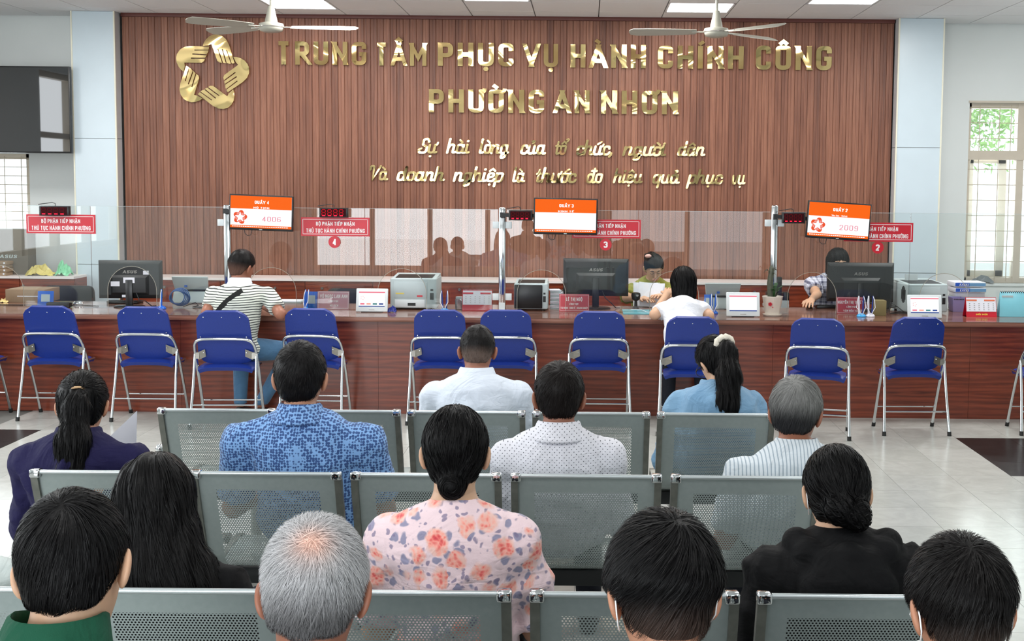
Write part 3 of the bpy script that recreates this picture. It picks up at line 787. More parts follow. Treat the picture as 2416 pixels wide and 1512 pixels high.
# ------------------------------------------------------------------ red signs, round numbers, number displays
SGY = GY - .012
for x0, x1, y0, y1, lab in ((62, 225, 506, 551, 'red acceptance sign on the glass at the far left, over the blue stand'), (710, 872, 513, 557, 'red acceptance sign on the glass above the round number four'),
                       (1350, 1512, 518, 562, 'red acceptance sign half hidden by the middle queue display'), (1992, 2155, 525, 570, 'red acceptance sign half hidden by the right queue display')):
    xm = (x0 + x1) / 2; a, b = U(x0, 530, SGY)[0], U(x1, 530, SGY)[0]; zt_, zb = U(xm, y0, SGY)[1], U(xm, y1, SGY)[1]; w, h = b - a, zt_ - zb
    t = thing('counter_sign', lab, 'sign', (a, SGY, zb), 0, 'red acceptance signs on the glass')
    G().box(0, w, 0, .006, 0, h).obj('board', M['red'], t)
    fr = G(); e = .014; q = .0035
    fr.box(e, w - e, -.001, 0, e, e + q).box(e, w - e, -.001, 0, h - e - q, h - e).box(e, e + q, -.001, 0, e, h - e).box(w - e - q, w - e, -.001, 0, e, h - e); fr.obj('border_line', M['white'], t)
    text('BỘ PHẬN TIẾP NHẬN', w * .22, w * .78, h * .56, h * .76, -.0012, 0, .1, m=M['white'], parent=t, name='upper_line')
    text('THỦ TỤC HÀNH CHÍNH PHƯỜNG', w * .075, w * .93, h * .18, h * .40, -.0012, 0, .1, m=M['white'], parent=t, name='lower_line')
for n_, px, py in (('4', 789, 571), ('3', 1429, 577), ('2', 2071, 584)):
    x, z = U(px, py, SGY); t = thing('number_disc', 'round red disc with white number %s on the glass' % {'4': 'four', '3': 'three', '2': 'two'}[n_], 'sign', (x, SGY, z), 0, 'round counter numbers')
    g = G(); disc(g, 0, 0, .048, 0, .005, 32); g.obj('disc', M['red'], t)
    text(n_, -.016, .016, -.025, .025, -.0012, 0, .13, m=M['white'], parent=t, name='number')
SEG = {'a': (0, 1, 1, 1), 'g': (0, .5, 1, .5), 'd': (0, 0, 1, 0), 'f': (0, .5, 0, 1), 'b': (1, .5, 1, 1), 'e': (0, 0, 0, .5), 'c': (1, 0, 1, .5)}
for x0, x1, y0, y1, lab, lit in ((92, 162, 486, 509, 'small red digit display above the far left red sign', 'd'), (753, 820, 490, 513, 'small red digit display above the red sign of counter four', 'abcdefg'),
                                 (1190, 1257, 496, 520, 'small red digit display between the post and the middle queue display', 'd'), (1837, 1903, 501, 527, 'small red digit display between the post and the right queue display', 'd')):
    xm = (x0 + x1) / 2; D = GY - .13 if x0 > 1000 else GY - .085; x0 = {1190: 1200, 1837: 1846}.get(x0, x0); x1 = min(x1, 1256 if x0 == 1200 else 1901 if x0 == 1846 else x1); a, b = U(x0, 500, D)[0], U(x1, 500, D)[0]; zt_, zb = U(xm, y0, D)[1], U(xm, y1, D)[1]; w, h = b - a, zt_ - zb
    t = thing('digit_display', lab, 'display', (a, D, zb), 0, 'red digit displays on the glass screen')
    G().box(0, w, 0, .045, 0, h).obj('case', M['black'], t, bevel=.003)
    G().box(.012, w - .012, -.001, 0, .008, h - .008).obj('window', M['ledbody'], t)
    for k in range(4):
        for s_, (xa, za, xb, zb_) in SEG.items():
            ox = .022 + k * (w - .04) / 4; dw = (w - .04) / 4 * .6; dh = h * .62
            p0 = (ox + xa * dw, h * .19 + za * dh); p1 = (ox + xb * dw, h * .19 + zb_ * dh); g = G(); tt = .0042 if s_ == 'd' else .003
            if p0[0] == p1[0]: g.box(p0[0] - tt, p0[0] + tt, -.003, -.001, p0[1] + .004, p1[1] - .004)
            else: g.box(p0[0] + .002, p1[0] - .002, -.003, -.001, p0[1] - tt, p0[1] + tt)
            if s_ == 'd': g.obj('segment', M['led'], t)
            else: g.obj('segment', M['led_dim'] if lit != 'd' else M['led_off'], t)
    G().tube([(w * .5, .03, h), (w * .5, .03, h + .02), (w * .4, .03, h + .028), (-.02, .035, h + .012)], .003, 6).obj('cable', M['black2'], t)
    G().box(w * .3, w * .7, .045, .053 if x0 > 1000 else GY - D - .006, h * .2, h * .8).obj('mount', M['black2'], t)
# ------------------------------------------------------------------ queue displays
QY = 9.80
for (tl, tr, bl), nm, num, sub, lab in ((((540, 457), (691, 463), (541, 541)), 'QUẦY 4', '4006', 'HỘ TỊCH', 'queue display reading QUẦY 4 and 4006 on the left post'),
                              (((1259, 466), (1410, 469), (1259, 552)), 'QUẦY 3', '', 'KINH TẾ', 'queue display reading QUẦY 3 with an empty white field on the middle post'),
                              (((1906, 472), (2056, 482), (1902, 560)), 'QUẦY 2', '2009', 'Văn hóa - Xã hội', 'queue display reading QUẦY 2 and 2009 on the right')):
    A, B, C_ = [Vector((U(*p, QY)[0], QY, U(*p, QY)[1])) for p in (tl, tr, bl)]
    w = (B - A).length; h = (C_ - A).length; ang = math.atan2(B.z - A.z, B.x - A.x)
    ctr = (B + C_) / 2
    t = thing('queue_display', lab, 'screen', ctr, 0, 'queue displays on the glass screen posts'); t.rotation_euler = (math.radians(0), -ang, 0)
    G().box(-w / 2, w / 2, 0, .035, -h / 2, h / 2).obj('housing', M['black'], t, bevel=.005)
    b = .011; X0, X1, Z0, Z1 = -w / 2 + b, w / 2 - b, -h / 2 + .018, h / 2 - b; hh = Z1 - Z0
    s_ = G().box(X0, X1, -.0015, 0, Z0, Z1).obj('screen', M['sc_white'], t)
    G().box(X0, X1, -.0025, -.0015, Z1 - hh * .40, Z1).obj('orange_banner', M['sc_orange'], s_)
    G().box(X0, X1, -.0025, -.0015, Z0, Z0 + hh * .085).obj('orange_strip', M['sc_orange'], s_)
    text(nm, -.045 * w / .5 * 1.12, .055 * w / .5 * 1.12, Z1 - hh * .235, Z1 - hh * .14, -.0035, -.0025, .12, m=M['sc_text'], parent=s_, name='counter_name')
    text(sub, -.06, .065, Z1 - hh * .385, Z1 - hh * .335, -.0035, -.0025, .1, m=M['sc_text'], parent=s_, name='department_line')
    if num:
        text(num, w * .02, w * .02 + w * .29, Z0 + hh * .22, Z0 + hh * .37, -.0025, -.0015, .05, gap=.22, m=M['sc_pink'], parent=s_, name='ticket_number')
        g = G()
        for k in range(5):
            a = math.radians(72 * k); c, sn = math.cos(a), math.sin(a); sc_ = hh * .42
            P = [((x - 706) / 1200 * sc_, -(z - 800) / 1200 * sc_) for x, z in HAND]; g.prism([(-w * .325 + x * c - z * sn, Z0 + hh * .33 + x * sn + z * c) for x, z in P], -.0025, -.0015)
        g.obj('hands_logo', M['sc_red'], s_)
    g = G()
    for k in range(26): g.box(X0 + .015 + k * (w - .06) / 26, X0 + .015 + (k + .72) * (w - .06) / 26, -.003, -.0025, Z0 + hh * .035, Z0 + hh * .055)
    o = g.obj('running_text', M['sc_text'], s_); o['kind'] = 'stuff'
    G().box(-.012, .012, -.002, .002, -h / 2 + .005, -h / 2 + .011).obj('maker_mark', M['gplast'], t)
    # arm to the nearest post
    pxn = U({'4': 538, '3': 1185, '2': 1825}[nm[-1]], 600, GY)[0] - ctr.x
    G().box(-.05, .05, .035, .05, -.05, .05).box(min(0, pxn), max(0, pxn), .055, .075, -.015, .015).box(-.015, .015, .045, .075, -.015, .015).box(pxn - .015, pxn + .015, .06, GY - QY - .0295, -.02, .02).obj('arm', M['black2'], t)
    zz = -h / 2
    G().tube([(-w * .28, .03, zz + .01), (-w * .26, .03, zz - .03), (-w * .22, .03, zz - .045), (-w * .17, .03, zz - .04), (-w * .15, .03, zz + .01)], .0028, 6).obj('cable', M['black2'], t)
# ------------------------------------------------------------------ things on the counter


def at(px, py, z=None):
    return UZ(px, py, ZT if z is None else z)


def monitor(px, py, w, h, lab, rz=0., logo=True, stickers=False, top=None):
    x, y = at(px, py); y += .04 if px == 1405 else 0
    t = thing('computer_monitor', lab, 'monitor', (x, y, ZT), rz, 'monitors seen from behind')
    z1 = top or .47; z0 = z1 - h
    G().lathe([(0, 0), (.125, 0), (.125, .008), (.11, .014), (0, .016)], n=32, sy=.8).obj('base', M['black'], t, smooth=.6)
    G().box(-.028, .028, -.014, .014, .014, z0 + h * .5).obj('neck', M['black'], t, bevel=.004)
    b = G()
    b.add([(-w / 2, .0, z0), (w / 2, .0, z0), (w / 2, 0, z1), (-w / 2, 0, z1), (-w / 2 + .02, -.022, z0 + .03), (w / 2 - .02, -.022, z0 + .03), (w / 2 - .02, -.022, z1 - .03), (-w / 2 + .02, -.022, z1 - .03)],
          [(4, 5, 6, 7), (0, 1, 5, 4), (1, 2, 6, 5), (2, 3, 7, 6), (3, 0, 4, 7), (3, 2, 1, 0)])
    b.xf(Matrix.Translation((0, .04, 0))); b.obj('back_shell', M['black2'], t, bevel=.003)
    G().box(-w / 2, w / 2, .04, .058, z0, z1).obj('front_bezel', M['black'], t, bevel=.003)
    g = G(); g.add([(-w * .3, .018, z0 + .03), (w * .3, .018, z0 + .03), (w * .3, .018, z0 + h * .62), (-w * .3, .018, z0 + h * .62), (-w * .26, -.006, z0 + .05), (w * .26, -.006, z0 + .05), (w * .26, -.006, z0 + h * .55), (-w * .26, -.006, z0 + h * .55)],
                   [(4, 5, 6, 7), (0, 1, 5, 4), (1, 2, 6, 5), (2, 3, 7, 6), (3, 0, 4, 7)]); g.obj('rear_housing', M['black2'], t, bevel=.003)
    if logo: text('ASUS', -.055, .055, z1 - .105, z1 - .08, .0165, .018, .1, slant=.1, m=M['steel'], parent=t, name='maker_lettering')
    if stickers:
        for sx, sz, sw_, sh in ((-.11, -.19, .07, .04), (-.0, -.16, .09, .045), (.13, -.1, .045, .032), (-.04, -.29, .05, .025)):
            G().box(sx - sw_ / 2, sx + sw_ / 2, -.0075 if sz > -.2 and abs(sx) < .12 else .0165, -.006 if sz > -.2 and abs(sx) < .12 else .018, z1 + sz - sh / 2, z1 + sz + sh / 2).obj('label_sticker', M['paper'], t)
    G().tube([(.05, .0, z0 + .06), (.08, -.01, z0 - .01), (.13, -.01, .05), (.17, .02, .006), (.2, .05, .005)], .004, 6).obj('power_cable', M['black2'], t)
    return t


def fit(px0, px1, py0, py1, yb):
    """world size of a thing standing on the counter whose base is seen at row yb"""
    x, y = at((px0 + px1) / 2, yb)
    return x, y, U(px1, yb, y)[0] - U(px0, yb, y)[0], U(px0, py0, y)[1] - ZT


x, y, w, tp = fit(232, 379, 614, 705, 724)
monitor(306, 724, w, U(300, 614, y)[1] - U(300, 704, y)[1], 'large black monitor seen from behind with white stickers, at the left', 0.07, True, True, tp)
x, y, w, tp = fit(1327, 1484, 613, 705, 733)
monitor(1405, 729, w, U(1400, 613, y)[1] - U(1400, 703, y)[1], 'black monitor seen from behind, beside the clerk in olive', -.03, True, False, tp)
x, y, w, tp = fit(1951, 2109, 622, 712, 737)
monitor(2030, 733, w, U(2030, 622, y)[1] - U(2030, 716, y)[1], 'black monitor seen from behind, hiding the plaid-shirt clerk', -.05, True, False, tp)


def tablet(px0, px1, pyt, pyb, lab, full):
    x, y, w, h = fit(px0, px1, pyt, pyb, pyb)
    t = thing('desk_tablet', lab, 'tablet', (x, y, ZT), 0, 'white feedback tablets on the counter')
    M1 = Matrix.Rotation(math.radians(-12), 4, 'X'); h = h / math.cos(math.radians(12))
    g = G().box(-w / 2, w / 2, 0, .016, .006, h).xf(M1); g.obj('case', M['wplast'], t, bevel=.006, seg=3)
    X0, X1, Z0, Z1 = -w * .41, w * .41, h * .235, h * .9
    s_ = G().box(X0, X1, -.0018, 0, Z0, Z1).xf(M1).obj('screen', M['sc_white'], t); W = X1 - X0; H = Z1 - Z0
    G().box(X0, X1, -.0026, -.0018, Z1 - H * .13, Z1 - H * .06).xf(M1).obj('title_bar', M['sc_bar'], s_)
    G().box(X0, X1, -.0026, -.0018, Z0, Z0 + H * .06).xf(M1).obj('task_bar', M['sc_blue'], s_)
    if full:
        for k, c in enumerate(('sc_bar', 'sc_o', 'sc_g', 'sc_blue')):
            a = X0 + W * (.06 + k * .24); G().box(a, a + W * .16, -.0026, -.0018, Z0 + H * .13, Z0 + H * .22).box(a, a + .001, -.0026, -.0018, Z0 + H * .13, Z0 + H * .22).xf(M1).obj('button', M[c], s_)
        g = G()
        for k in range(5): disc(g, X0 + W * .14 + .014 * math.cos(k * 1.2566), Z0 + H * .55 + .014 * math.sin(k * 1.2566), .0025, -.0026, -.0018, 6)
        g.xf(M1).obj('hands_logo', M['sc_red'], s_)
    G().box(-w * .09, w * .09, -.0012, 0, h * .1, h * .125).xf(M1).obj('maker_mark', M['steel'], t)
    G().box(-w * .33, w * .33, .004, .05, 0, .012).obj('foot', M['black2'], t)
    G().add([(-w * .2, .02, .01), (w * .2, .02, .01), (w * .2, .075, .004), (-w * .2, .075, .004), (-w * .2, .045, h * .7), (w * .2, .045, h * .7)], [(0, 1, 2, 3), (2, 5, 4, 3), (0, 4, 5, 1), (0, 3, 4), (1, 5, 2)]).obj('rear_prop', M['wplast'], t)
    return t


tablet(839, 914, 681, 737, 'white desk tablet beside the faded name plate', True)
tablet(1714, 1793, 690, 748, 'white desk tablet beside the succulent pot', False)
tablet(2142, 2223, 696, 752, 'white desk tablet in front of the big printer at the right', True)


def plate(px0, px1, pyt, pyb, lines, lab, mm='pink', back=False):
    x, y, w, h = fit(px0, px1, pyt, pyb, pyb)
    y = GY + .03 if y > 9.86 else y - .04
    t = thing('name_plate', lab, 'name plate', (x, y, ZT), 0, 'red desk name plates')
    R = Matrix.Rotation(math.radians(-10), 4, 'X')
    G().box(-w / 2, w / 2, 0, .003, 0, h).xf(R).obj('card', M[mm], t)
    e, q = .006, .0022; g = G()
    g.box(-w / 2 + e, w / 2 - e, -.0008, 0, e, e + q).box(-w / 2 + e, w / 2 - e, -.0008, 0, h - e - q, h - e).box(-w / 2 + e, -w / 2 + e + q, -.0008, 0, e, h - e).box(w / 2 - e - q, w / 2 - e, -.0008, 0, e, h - e)
    g.xf(R).obj('border_line', M['white'], t)
    for s_, a, b, c, d in lines:
        g = G(); text(s_, -w / 2 + w * a, -w / 2 + w * b, h * c, h * d, -.0008, 0, .1, g=g); g.xf(R).obj('name_line' if c > .5 else 'office_line', M['white'], t)
    g = G().box(-w / 2 - .004, w / 2 + .004, -.0022, -.0016, -.0, h + .006) if False else G()
    R2 = Matrix.Translation((0, h * .36, 0)) @ Matrix.Rotation(math.radians(10), 4, 'X')
    G().box(-w / 2, w / 2, 0, .003, 0, h).xf(R2).obj('rear_leg', M['acr'], t)
    return t


M['acr'] = glass_mat('clear_acrylic', (.92, .92, .93), .12)
M['faded'] = mat('faded_pink_card', (196, 142, 152), .2)
plate(745, 820, 688, 731, [('VŨ NGỌC LAN ANH', .08, .95, .62, .82), ('LĨNH VỰC', .36, .66, .40, .5), ('HỘ TỊCH', .4, .66, .15, .26)], 'faded pink name plate reading ANH at its end, between the pen stand and the tablet', 'faded')
plate(1319, 1390, 694, 735, [('LÊ THỊ NGỘ', .23, .77, .6, .8), ('LĨNH VỰC', .34, .64, .37, .47), ('TÀI CHÍNH - KINH TẾ - DOANH NGHIỆP', .05, .95, .14, .25)], 'red name plate reading LÊ THỊ NGỘ below the middle monitor')
plate(1980, 2045, 703, 743, [('NGUYỄN THỊ TUYẾT', .03, .97, .6, .78), ('LĨNH VỰC', .36, .72, .37, .47), ('VĂN HÓA XÃ HỘI', .24, .93, .12, .24)], 'red name plate reading NGUYỄN THỊ behind the two pen holders')


def printer(px0, px1, pyt, pyb, lab, body='gplast', depth=.36, rz=0., dark=False, vent=False):
    x, y, w, h = fit(px0, px1, pyt, pyb, pyb); y = max(y, GY + (.045 if not rz else .075))
    t = thing('laser_printer', lab, 'printer', (x, y, ZT), rz, 'laser printers on the counter')
    G().box(-w / 2, w / 2, 0, depth, .012, h * .93).obj('body', M[body], t, bevel=.012, seg=3)
    g = G(); g.add([(-w / 2 + .006, .004, h * .92), (w / 2 - .006, .004, h * .92), (w / 2 - .006, depth, h), (-w / 2 + .006, depth, h), (-w / 2 + .006, .004, h * .8), (w / 2 - .006, .004, h * .8), (w / 2 - .006, depth, h * .8), (-w / 2 + .006, depth, h * .8)], [(0, 1, 2, 3), (0, 4, 5, 1), (1, 5, 6, 2), (2, 6, 7, 3), (3, 7, 4, 0)])
    g.obj('top_cover', M[body], t, bevel=.005)
    G().add([(-w * .4, .03, h * .935), (w * .4, .03, h * .935), (w * .4, depth * .7, h * .985), (-w * .4, depth * .7, h * .985)], [(0, 1, 2, 3)]).obj('output_tray', M['black2'], t)
    G().box(-w * .42, w * .30, -.003, .002, h * .34, h * .82).obj('rear_door', M[body] if not dark else M['black'], t, bevel=.003)
    G().box(-w * .40, w * .25, -.004, .002, .02, h * .3).obj('paper_cassette', M['wplast'] if not dark else M['black'], t, bevel=.003)
    G().box(-w * .12, w * .05, -.006, -.003, h * .12, h * .2).obj('cassette_handle', M['black2'], t)
    G().box(w * .36, w * .44, -.002, .002, h * .3, h * .5).box(w * .37, w * .43, -.002, .002, h * .56, h * .62).obj('sockets', M['black2'], t)
    G().box(-w * .38, -w * .2, -.0045, -.003, h * .46, h * .5).obj('warning_label', mat('yellow_label', (220, 200, 90), .5), t)
    G().box(w * .08, w * .2, -.0045, -.003, h * .38, h * .43).obj('red_label', M['red'], t)
    for sx in (-1, 1):
        for sy in (.04, depth - .04): G().cyl((sx * (w / 2 - .04), sy, 0), (sx * (w / 2 - .04), sy, .014), .012).obj('foot', M['rubber'], t)
    if vent:
        g = G()
        for k in range(7):
            a = -.04 + k * .0135; hh = math.sqrt(max(0, 1 - (a / .05) ** 2)) * .07; g.box(-w / 2 - .003, -w / 2 + .001, .09 + a, .09 + a + .006, h * .58 - hh, h * .58 + hh)
        g.obj('side_vent', M['black2'], t)
    return t, w, h, depth


printer(917, 1027, 652, 733, 'white laser printer seen from behind at counter four')
t, w, h, d = printer(1212, 1292, 664, 734, 'dark laser printer seen from behind right of the middle post', 'gplast', .33, 0, True)
G().box(-w * .49, w * .34, -.012, .0, .02, h * .88).obj('rear_cover', M['black'], t, bevel=.006)
t, w, h, d = printer(2150, 2250, 668, 745, 'large white laser printer seen from behind at the right', 'gplast', .4, math.radians(7), False, True)
G().box(-w * .3, w * .02, d * .6, d * .62, h * .9, h * 1.18).obj('paper_support', M['wplast'], t)


def scanner(px0, px1, pyt, pyb, lab, rz=0.):
    x, y, w, h = fit(px0, px1, pyt, pyb, pyb)
    t = thing('document_scanner', lab, 'scanner', (x, y + .1, ZT), rz, 'white upright document scanners')
    G().add([(-w / 2, 0, 0), (w / 2, 0, 0), (w / 2, .16, 0), (-w / 2, .16, 0), (-w * .46, .02, h * .46), (w * .46, .02, h * .46), (w * .46, .12, h * .46), (-w * .46, .12, h * .46)], [(0, 1, 5, 4), (1, 2, 6, 5), (2, 3, 7, 6), (3, 0, 4, 7), (4, 5, 6, 7), (3, 2, 1, 0)]).obj('body', M['gplast'], t, bevel=.012, seg=3)
    G().add([(-w * .44, .03, h * .5), (w * .44, .03, h * .5), (w * .44, .07, h * .5), (-w * .44, .07, h * .5), (-w * .49, -.01, h), (w * .49, -.01, h), (w * .49, .01, h), (-w * .49, .01, h)], [(0, 1, 5, 4), (1, 2, 6, 5), (2, 3, 7, 6), (3, 0, 4, 7), (4, 5, 6, 7), (3, 2, 1, 0)]).obj('feed_tray', M['gplast'], t, bevel=.008, seg=3)
    G().box(-w * .42, w * .42, .02, .07, h * .455, h * .5).obj('feed_slot', M['black2'], t)
    G().box(-.012, .012, -.004, .004, h * .6, h * .68).xf(Matrix.Translation((-w * .12, .012, 0))).obj('paper_guide', M['blue'], t)


scanner(395, 484, 654, 719, 'white upright scanner left of the striped-shirt customer')
scanner(1664, 1752, 670, 733, 'white upright scanner right of the woman in the white T-shirt')


def penstand(px, pyb, lab, col=('blue', 'blue'), tall=.19, pens=((-.02, .09, 'blue'), (.02, -.07, 'navy')), cord='cord', n=1):
    x, y = at(px, pyb)
    t = thing('pen_stand', lab, 'pen stand', (x, y, ZT), 0, 'pen stands on the counter')
    G().lathe([(0, 0), (.036, 0), (.038, .006), (.03, .018), (.012, .028), (0, .03)], n=24).obj('base', M[col[0]], t, smooth=.8)
    for sx, lean, c in pens:
        G().tube([(sx, 0, .02), (sx + lean * .18, .005, .1), (sx + lean * .36, .008, tall)], [.007, .0065, .005], 10).obj('pen', M[c], t)
        G().tube([(sx + lean * .36, .008, tall), (sx * 1.8 + lean * .2, -.01, tall * .8), (sx * 2.4, -.02, tall * .45), (sx * 1.2, -.03, .05), (sx * .4, -.03, .02)], .0032, 6).obj('cord', M[cord], t)
    return t


M['pen_w'] = mat('white_pen', (226, 226, 236), .3); M['sky'] = mat('sky_blue_plastic', (70, 170, 230), .3)
penstand(381, 729, 'blue pen stand between the left monitor and the scanner', pens=((.0, 0, 'blue'),), tall=.16)
penstand(721, 733, 'blue pen stand in front of the square blue stand at counter four', ('sky', 'blue'), pens=((-.006, .02, 'blue'), (.01, .04, 'blue')), tall=.17)
penstand(1049, 735, 'sky blue pen stand with two navy pens in front of the white calendar', ('sky', 'blue'), tall=.17, pens=((-.014, -.03, 'navy'), (.012, .03, 'navy')))
penstand(1683, 740, 'blue pen stand between the white T-shirt woman and the tablet', pens=((-.008, -.02, 'blue'), (.012, .02, 'blue')), tall=.16)
penstand(2032, 747, 'sky blue pen stand with a white and a navy pen before the red name plate', ('sky', 'blue'), pens=((-.018, -.01, 'pen_w'), (.012, .01, 'navy')), tall=.165)
penstand(2053, 747, 'white pen stand beside the olive box', ('pen_w', 'blue'), pens=((-.014, .0, 'pen_w'), (.014, .02, 'navy')), tall=.165)


def slab(name, px0, px1, pyt, pyb, mm, lab, cat, depth=.05, lean=0., group=None, dy=0):
    x, y, w, h = fit(px0, px1, pyt, pyb, pyb)
    t = thing(name, lab, cat, (x, y + dy, ZT), 0, group)
    G().box(-w / 2, w / 2, 0, depth, 0, h).xf(Matrix.Rotation(math.radians(-lean), 4, 'X')).obj('panel', M[mm], t, bevel=.003)
    return t, w, h


for a, b, c, d, l in ((84, 122, 687, 723, 'square blue stand with a pale blank field at the far left'), (711, 745, 690, 731, 'square blue stand behind the pens at counter four'), (1664, 1680, 697, 735, 'blue stand half hidden behind the white T-shirt woman')):
    t, w, h = slab('display_stand', a, b, c, d, 'blue', l, 'stand', .006, 8, 'blue card stands', .03 if a < 700 else .09)
    G().box(-w * .27, w * .27, -.001, 0, h * .3, h * .78).xf(Matrix.Rotation(math.radians(-8), 4, 'X')).obj('pale_field', M['gplast'], t)
    G().box(-w * .3, w * .3, 0, .06, 0, .006).obj('foot', M['blue'], t)


def calendar(px0, px1, pyt, pyb, lab, yel=False):
    x, y, w, h = fit(px0, px1, pyt, pyb, pyb)
    y = max(y, GY + .02) if y > 9.8 else y
    t = thing('desk_calendar', lab, 'calendar', (x, y, ZT), 0, 'desk calendars'); R = Matrix.Rotation(math.radians(-14), 4, 'X'); h /= math.cos(math.radians(14))
    G().box(-w / 2, w / 2, 0, .003, 0, h).xf(R).obj('front_board', M['red'], t)
    G().add([(-w / 2, .0, .0), (w / 2, 0, 0), (w / 2, .1, 0), (-w / 2, .1, 0), (-w / 2, h * .242, h * .97), (w / 2, h * .242, h * .97)], [(3, 2, 5, 4), (0, 1, 2, 3)]).obj('rear_board', M['red'], t)
    p = G().box(-w / 2 + .004, w / 2 - .004, -.003, 0, h * .28, h * .97).xf(R).obj('page', M['paper'], t)
    for a, b in ((.02, .36), (.6, .95)): G().box(-w / 2 + w * a, -w / 2 + w * b, -.004, -.003, h * .8, h * .88).xf(R).obj('month_band', M['red'] if not yel else mat('orange_band', (216, 110, 70), .5), p)
    g = G()
    for r in range(4):
        for c in range(6): g.box(-w / 2 + w * (.1 + c * .155), -w / 2 + w * (.14 + c * .155), -.004, -.003, h * (.36 + r * .1), h * (.385 + r * .1))
    o = g.xf(R).obj('date_marks', M['steel'], p); o['kind'] = 'stuff'
    g = G()
    for k in range(22): g.tube([(-w / 2 + .01 + k * (w - .02) / 21, h * .24 + .006 * math.cos(a), h * .97 + .006 * math.sin(a)) for a in (0, 1.6, 3.1, 4.7)], .001, 4, closed=True)
    o = g.obj('wire_binding', M['gplast'], t); o['kind'] = 'stuff'
    if yel:
        g = G(); text('ĐỔI MỚI', -w * .18, w * .2, h * .1, h * .17, -.001, 0, .1, g=g); g.xf(R).obj('base_lettering', mat('yellow_ink', (232, 210, 70), .5), t)


calendar(1088, 1159, 687, 735, 'white desk calendar with a red base left of the middle post')
calendar(2280, 2352, 702, 748, 'white desk calendar with a red yellow-lettered base at the right', True)
# olive box
t, w, h = slab('small_carton', 2063, 2091, 709, 745, 'olive_box', 'small olive-brown carton right of the white pen stand', 'box', .1)
# teal folder stand
x, y, w, h = fit(2358, 2456, 690, 750, 748)
t = thing('binder_box', 'light teal plastic ring binder standing at the right end', 'binder', (x, y, ZT))
G().add([(-w / 2, 0, 0), (w / 2, 0, 0), (w / 2, .085, 0), (-w / 2, .085, 0), (-w / 2 + .02, .06, h), (w / 2, .06, h), (w / 2, .075, h), (-w / 2 + .02, .075, h)], [(0, 1, 5, 4), (1, 2, 6, 5), (2, 3, 7, 6), (3, 0, 4, 7), (4, 5, 6, 7), (3, 2, 1, 0)]).obj('cover', M['tealbox'], t, bevel=.004)
g = G()
for k in range(18): g.cyl((-w / 2 + .03 + k * .016, .055, h - .004), (-w / 2 + .03 + k * .016, .08, h + .004), .004, n=6)
o = g.obj('ring_binding', M['black2'], t); o['kind'] = 'stuff'
G().box(-w / 2 + .03, -w / 2 + .12, .045, .05, h * .78, h * .86).obj('label_strip', M['gplast'], t)
# paper packs
for k, (a, b, c, d) in enumerate(((2252, 2326, 666, 677), (2253, 2327, 679, 690))):
    D = 10.28; x0, z1 = U(a, c, D); x1, z0 = U(b, d, D)
    z0 = U((a + b) / 2, d, D)[1]; z1 = U((a + b) / 2, c, D)[1]
    t = thing('paper_pack', ('upper' if k == 0 else 'lower') + ' blue and white EXCEL pack of copy paper at the right', 'paper pack', ((x0 + x1) / 2, D, z0), 0, 'packs of copy paper'); w = x1 - x0; h = z1 - z0
    G().box(-w / 2, w / 2, 0, .21, .0, h + .004 * 0).obj('wrapper', M['paper'], t, bevel=.004)
    G().box(-w / 2 + .008, -w * .02, -.001, 0, h * .12, h * .88).obj('blue_panel', mat('pack_blue', (36, 90, 196), .4), t)
    G().box(-w * .02, w / 2 - .002, -.001, 0, h * .16, h * .84).obj('sky_panel', mat('pack_sky', (98, 156, 206), .4), t)
    text('EXCEL', -w * .34, -w * .04, h * .25, h * .7, -.0018, -.001, .12, slant=.2, m=M['white'], parent=t, name='pack_lettering')
zs = U(2290, 690, 10.28)[1]
t = thing('paper_ream_stack', 'grey stack of reams under the EXCEL packs', 'paper', (U(2290, 690, 10.28)[0], 10.30, ZT), 0)
k0 = 0; hh = zs - ZT - .001
for k in range(4): G().box(-.125 + .006 * (k % 2), .128, 0, .19, hh * k / 4, hh * (k + 1) / 4 - .001).obj('ream', M['paper'] if k % 2 else M['gplast'], t, bevel=.003)
x, y, w, h = fit(2251, 2282, 704, 738, 738)
t = thing('storage_basket', 'small lilac plastic basket beside the big printer', 'basket', (x, y + .06, ZT))
G().add([(-w * .42, 0, 0), (w * .42, 0, 0), (w * .42, .12, 0), (-w * .42, .12, 0), (-w / 2, -.01, h), (w / 2, -.01, h), (w / 2, .13, h), (-w / 2, .13, h)], [(0, 1, 5, 4), (1, 2, 6, 5), (2, 3, 7, 6), (3, 0, 4, 7), (3, 2, 1, 0)]).obj('bin', M['purple'], t, bevel=.004)
g = G()
for k in range(9): g.box(-w / 2 + .01 + k * (w - .02) / 9, -w / 2 + .01 + (k + .55) * (w - .02) / 9, -.012, -.009, h * .86, h * .93)
o = g.obj('rim_slots', M['black2'], t); o['kind'] = 'stuff'
# succulent pot
x, y = at(1822, 745)
t = thing('potted_succulent', 'tall thin succulent in a cream octagonal pot with a red flower print', 'plant', (x, y, ZT))
G().lathe([(0, .0), (.066, 0), (.075, .008), (.078, .016), (.05, .016)], n=24).obj('saucer', M['pot'], t, smooth=.6)
G().lathe([(0, .014), (.056, .014), (.062, .03), (.082, .15), (.086, .158), (.078, .160), (.072, .14), (0, .14)], n=8).obj('pot', M['pot'], t, bevel=.003)
G().lathe([(.071, .139), (0, .146)], n=10).obj('soil', M['soil'], t)
g = G()
for k in range(5): disc(g, -.03 + .009 * math.cos(k * 1.2566), .1 + .009 * math.sin(k * 1.2566), .007, -.0795, -.07, 8)
disc(g, -.008, .075, .004, -.0765, -.065, 6); g.obj('flower_print', M['red'], t)
M['stem'] = mat('striped_stem', (70, 74, 58), .5, noise=.35, nscale=60)
G().tube([(-.018, 0, .14), (-.022, 0, .26), (-.012, 0, .38), (-.02, .0, .40)], [.022, .026, .02, .008], 8).obj('stem', M['stem'], t, smooth=.5)
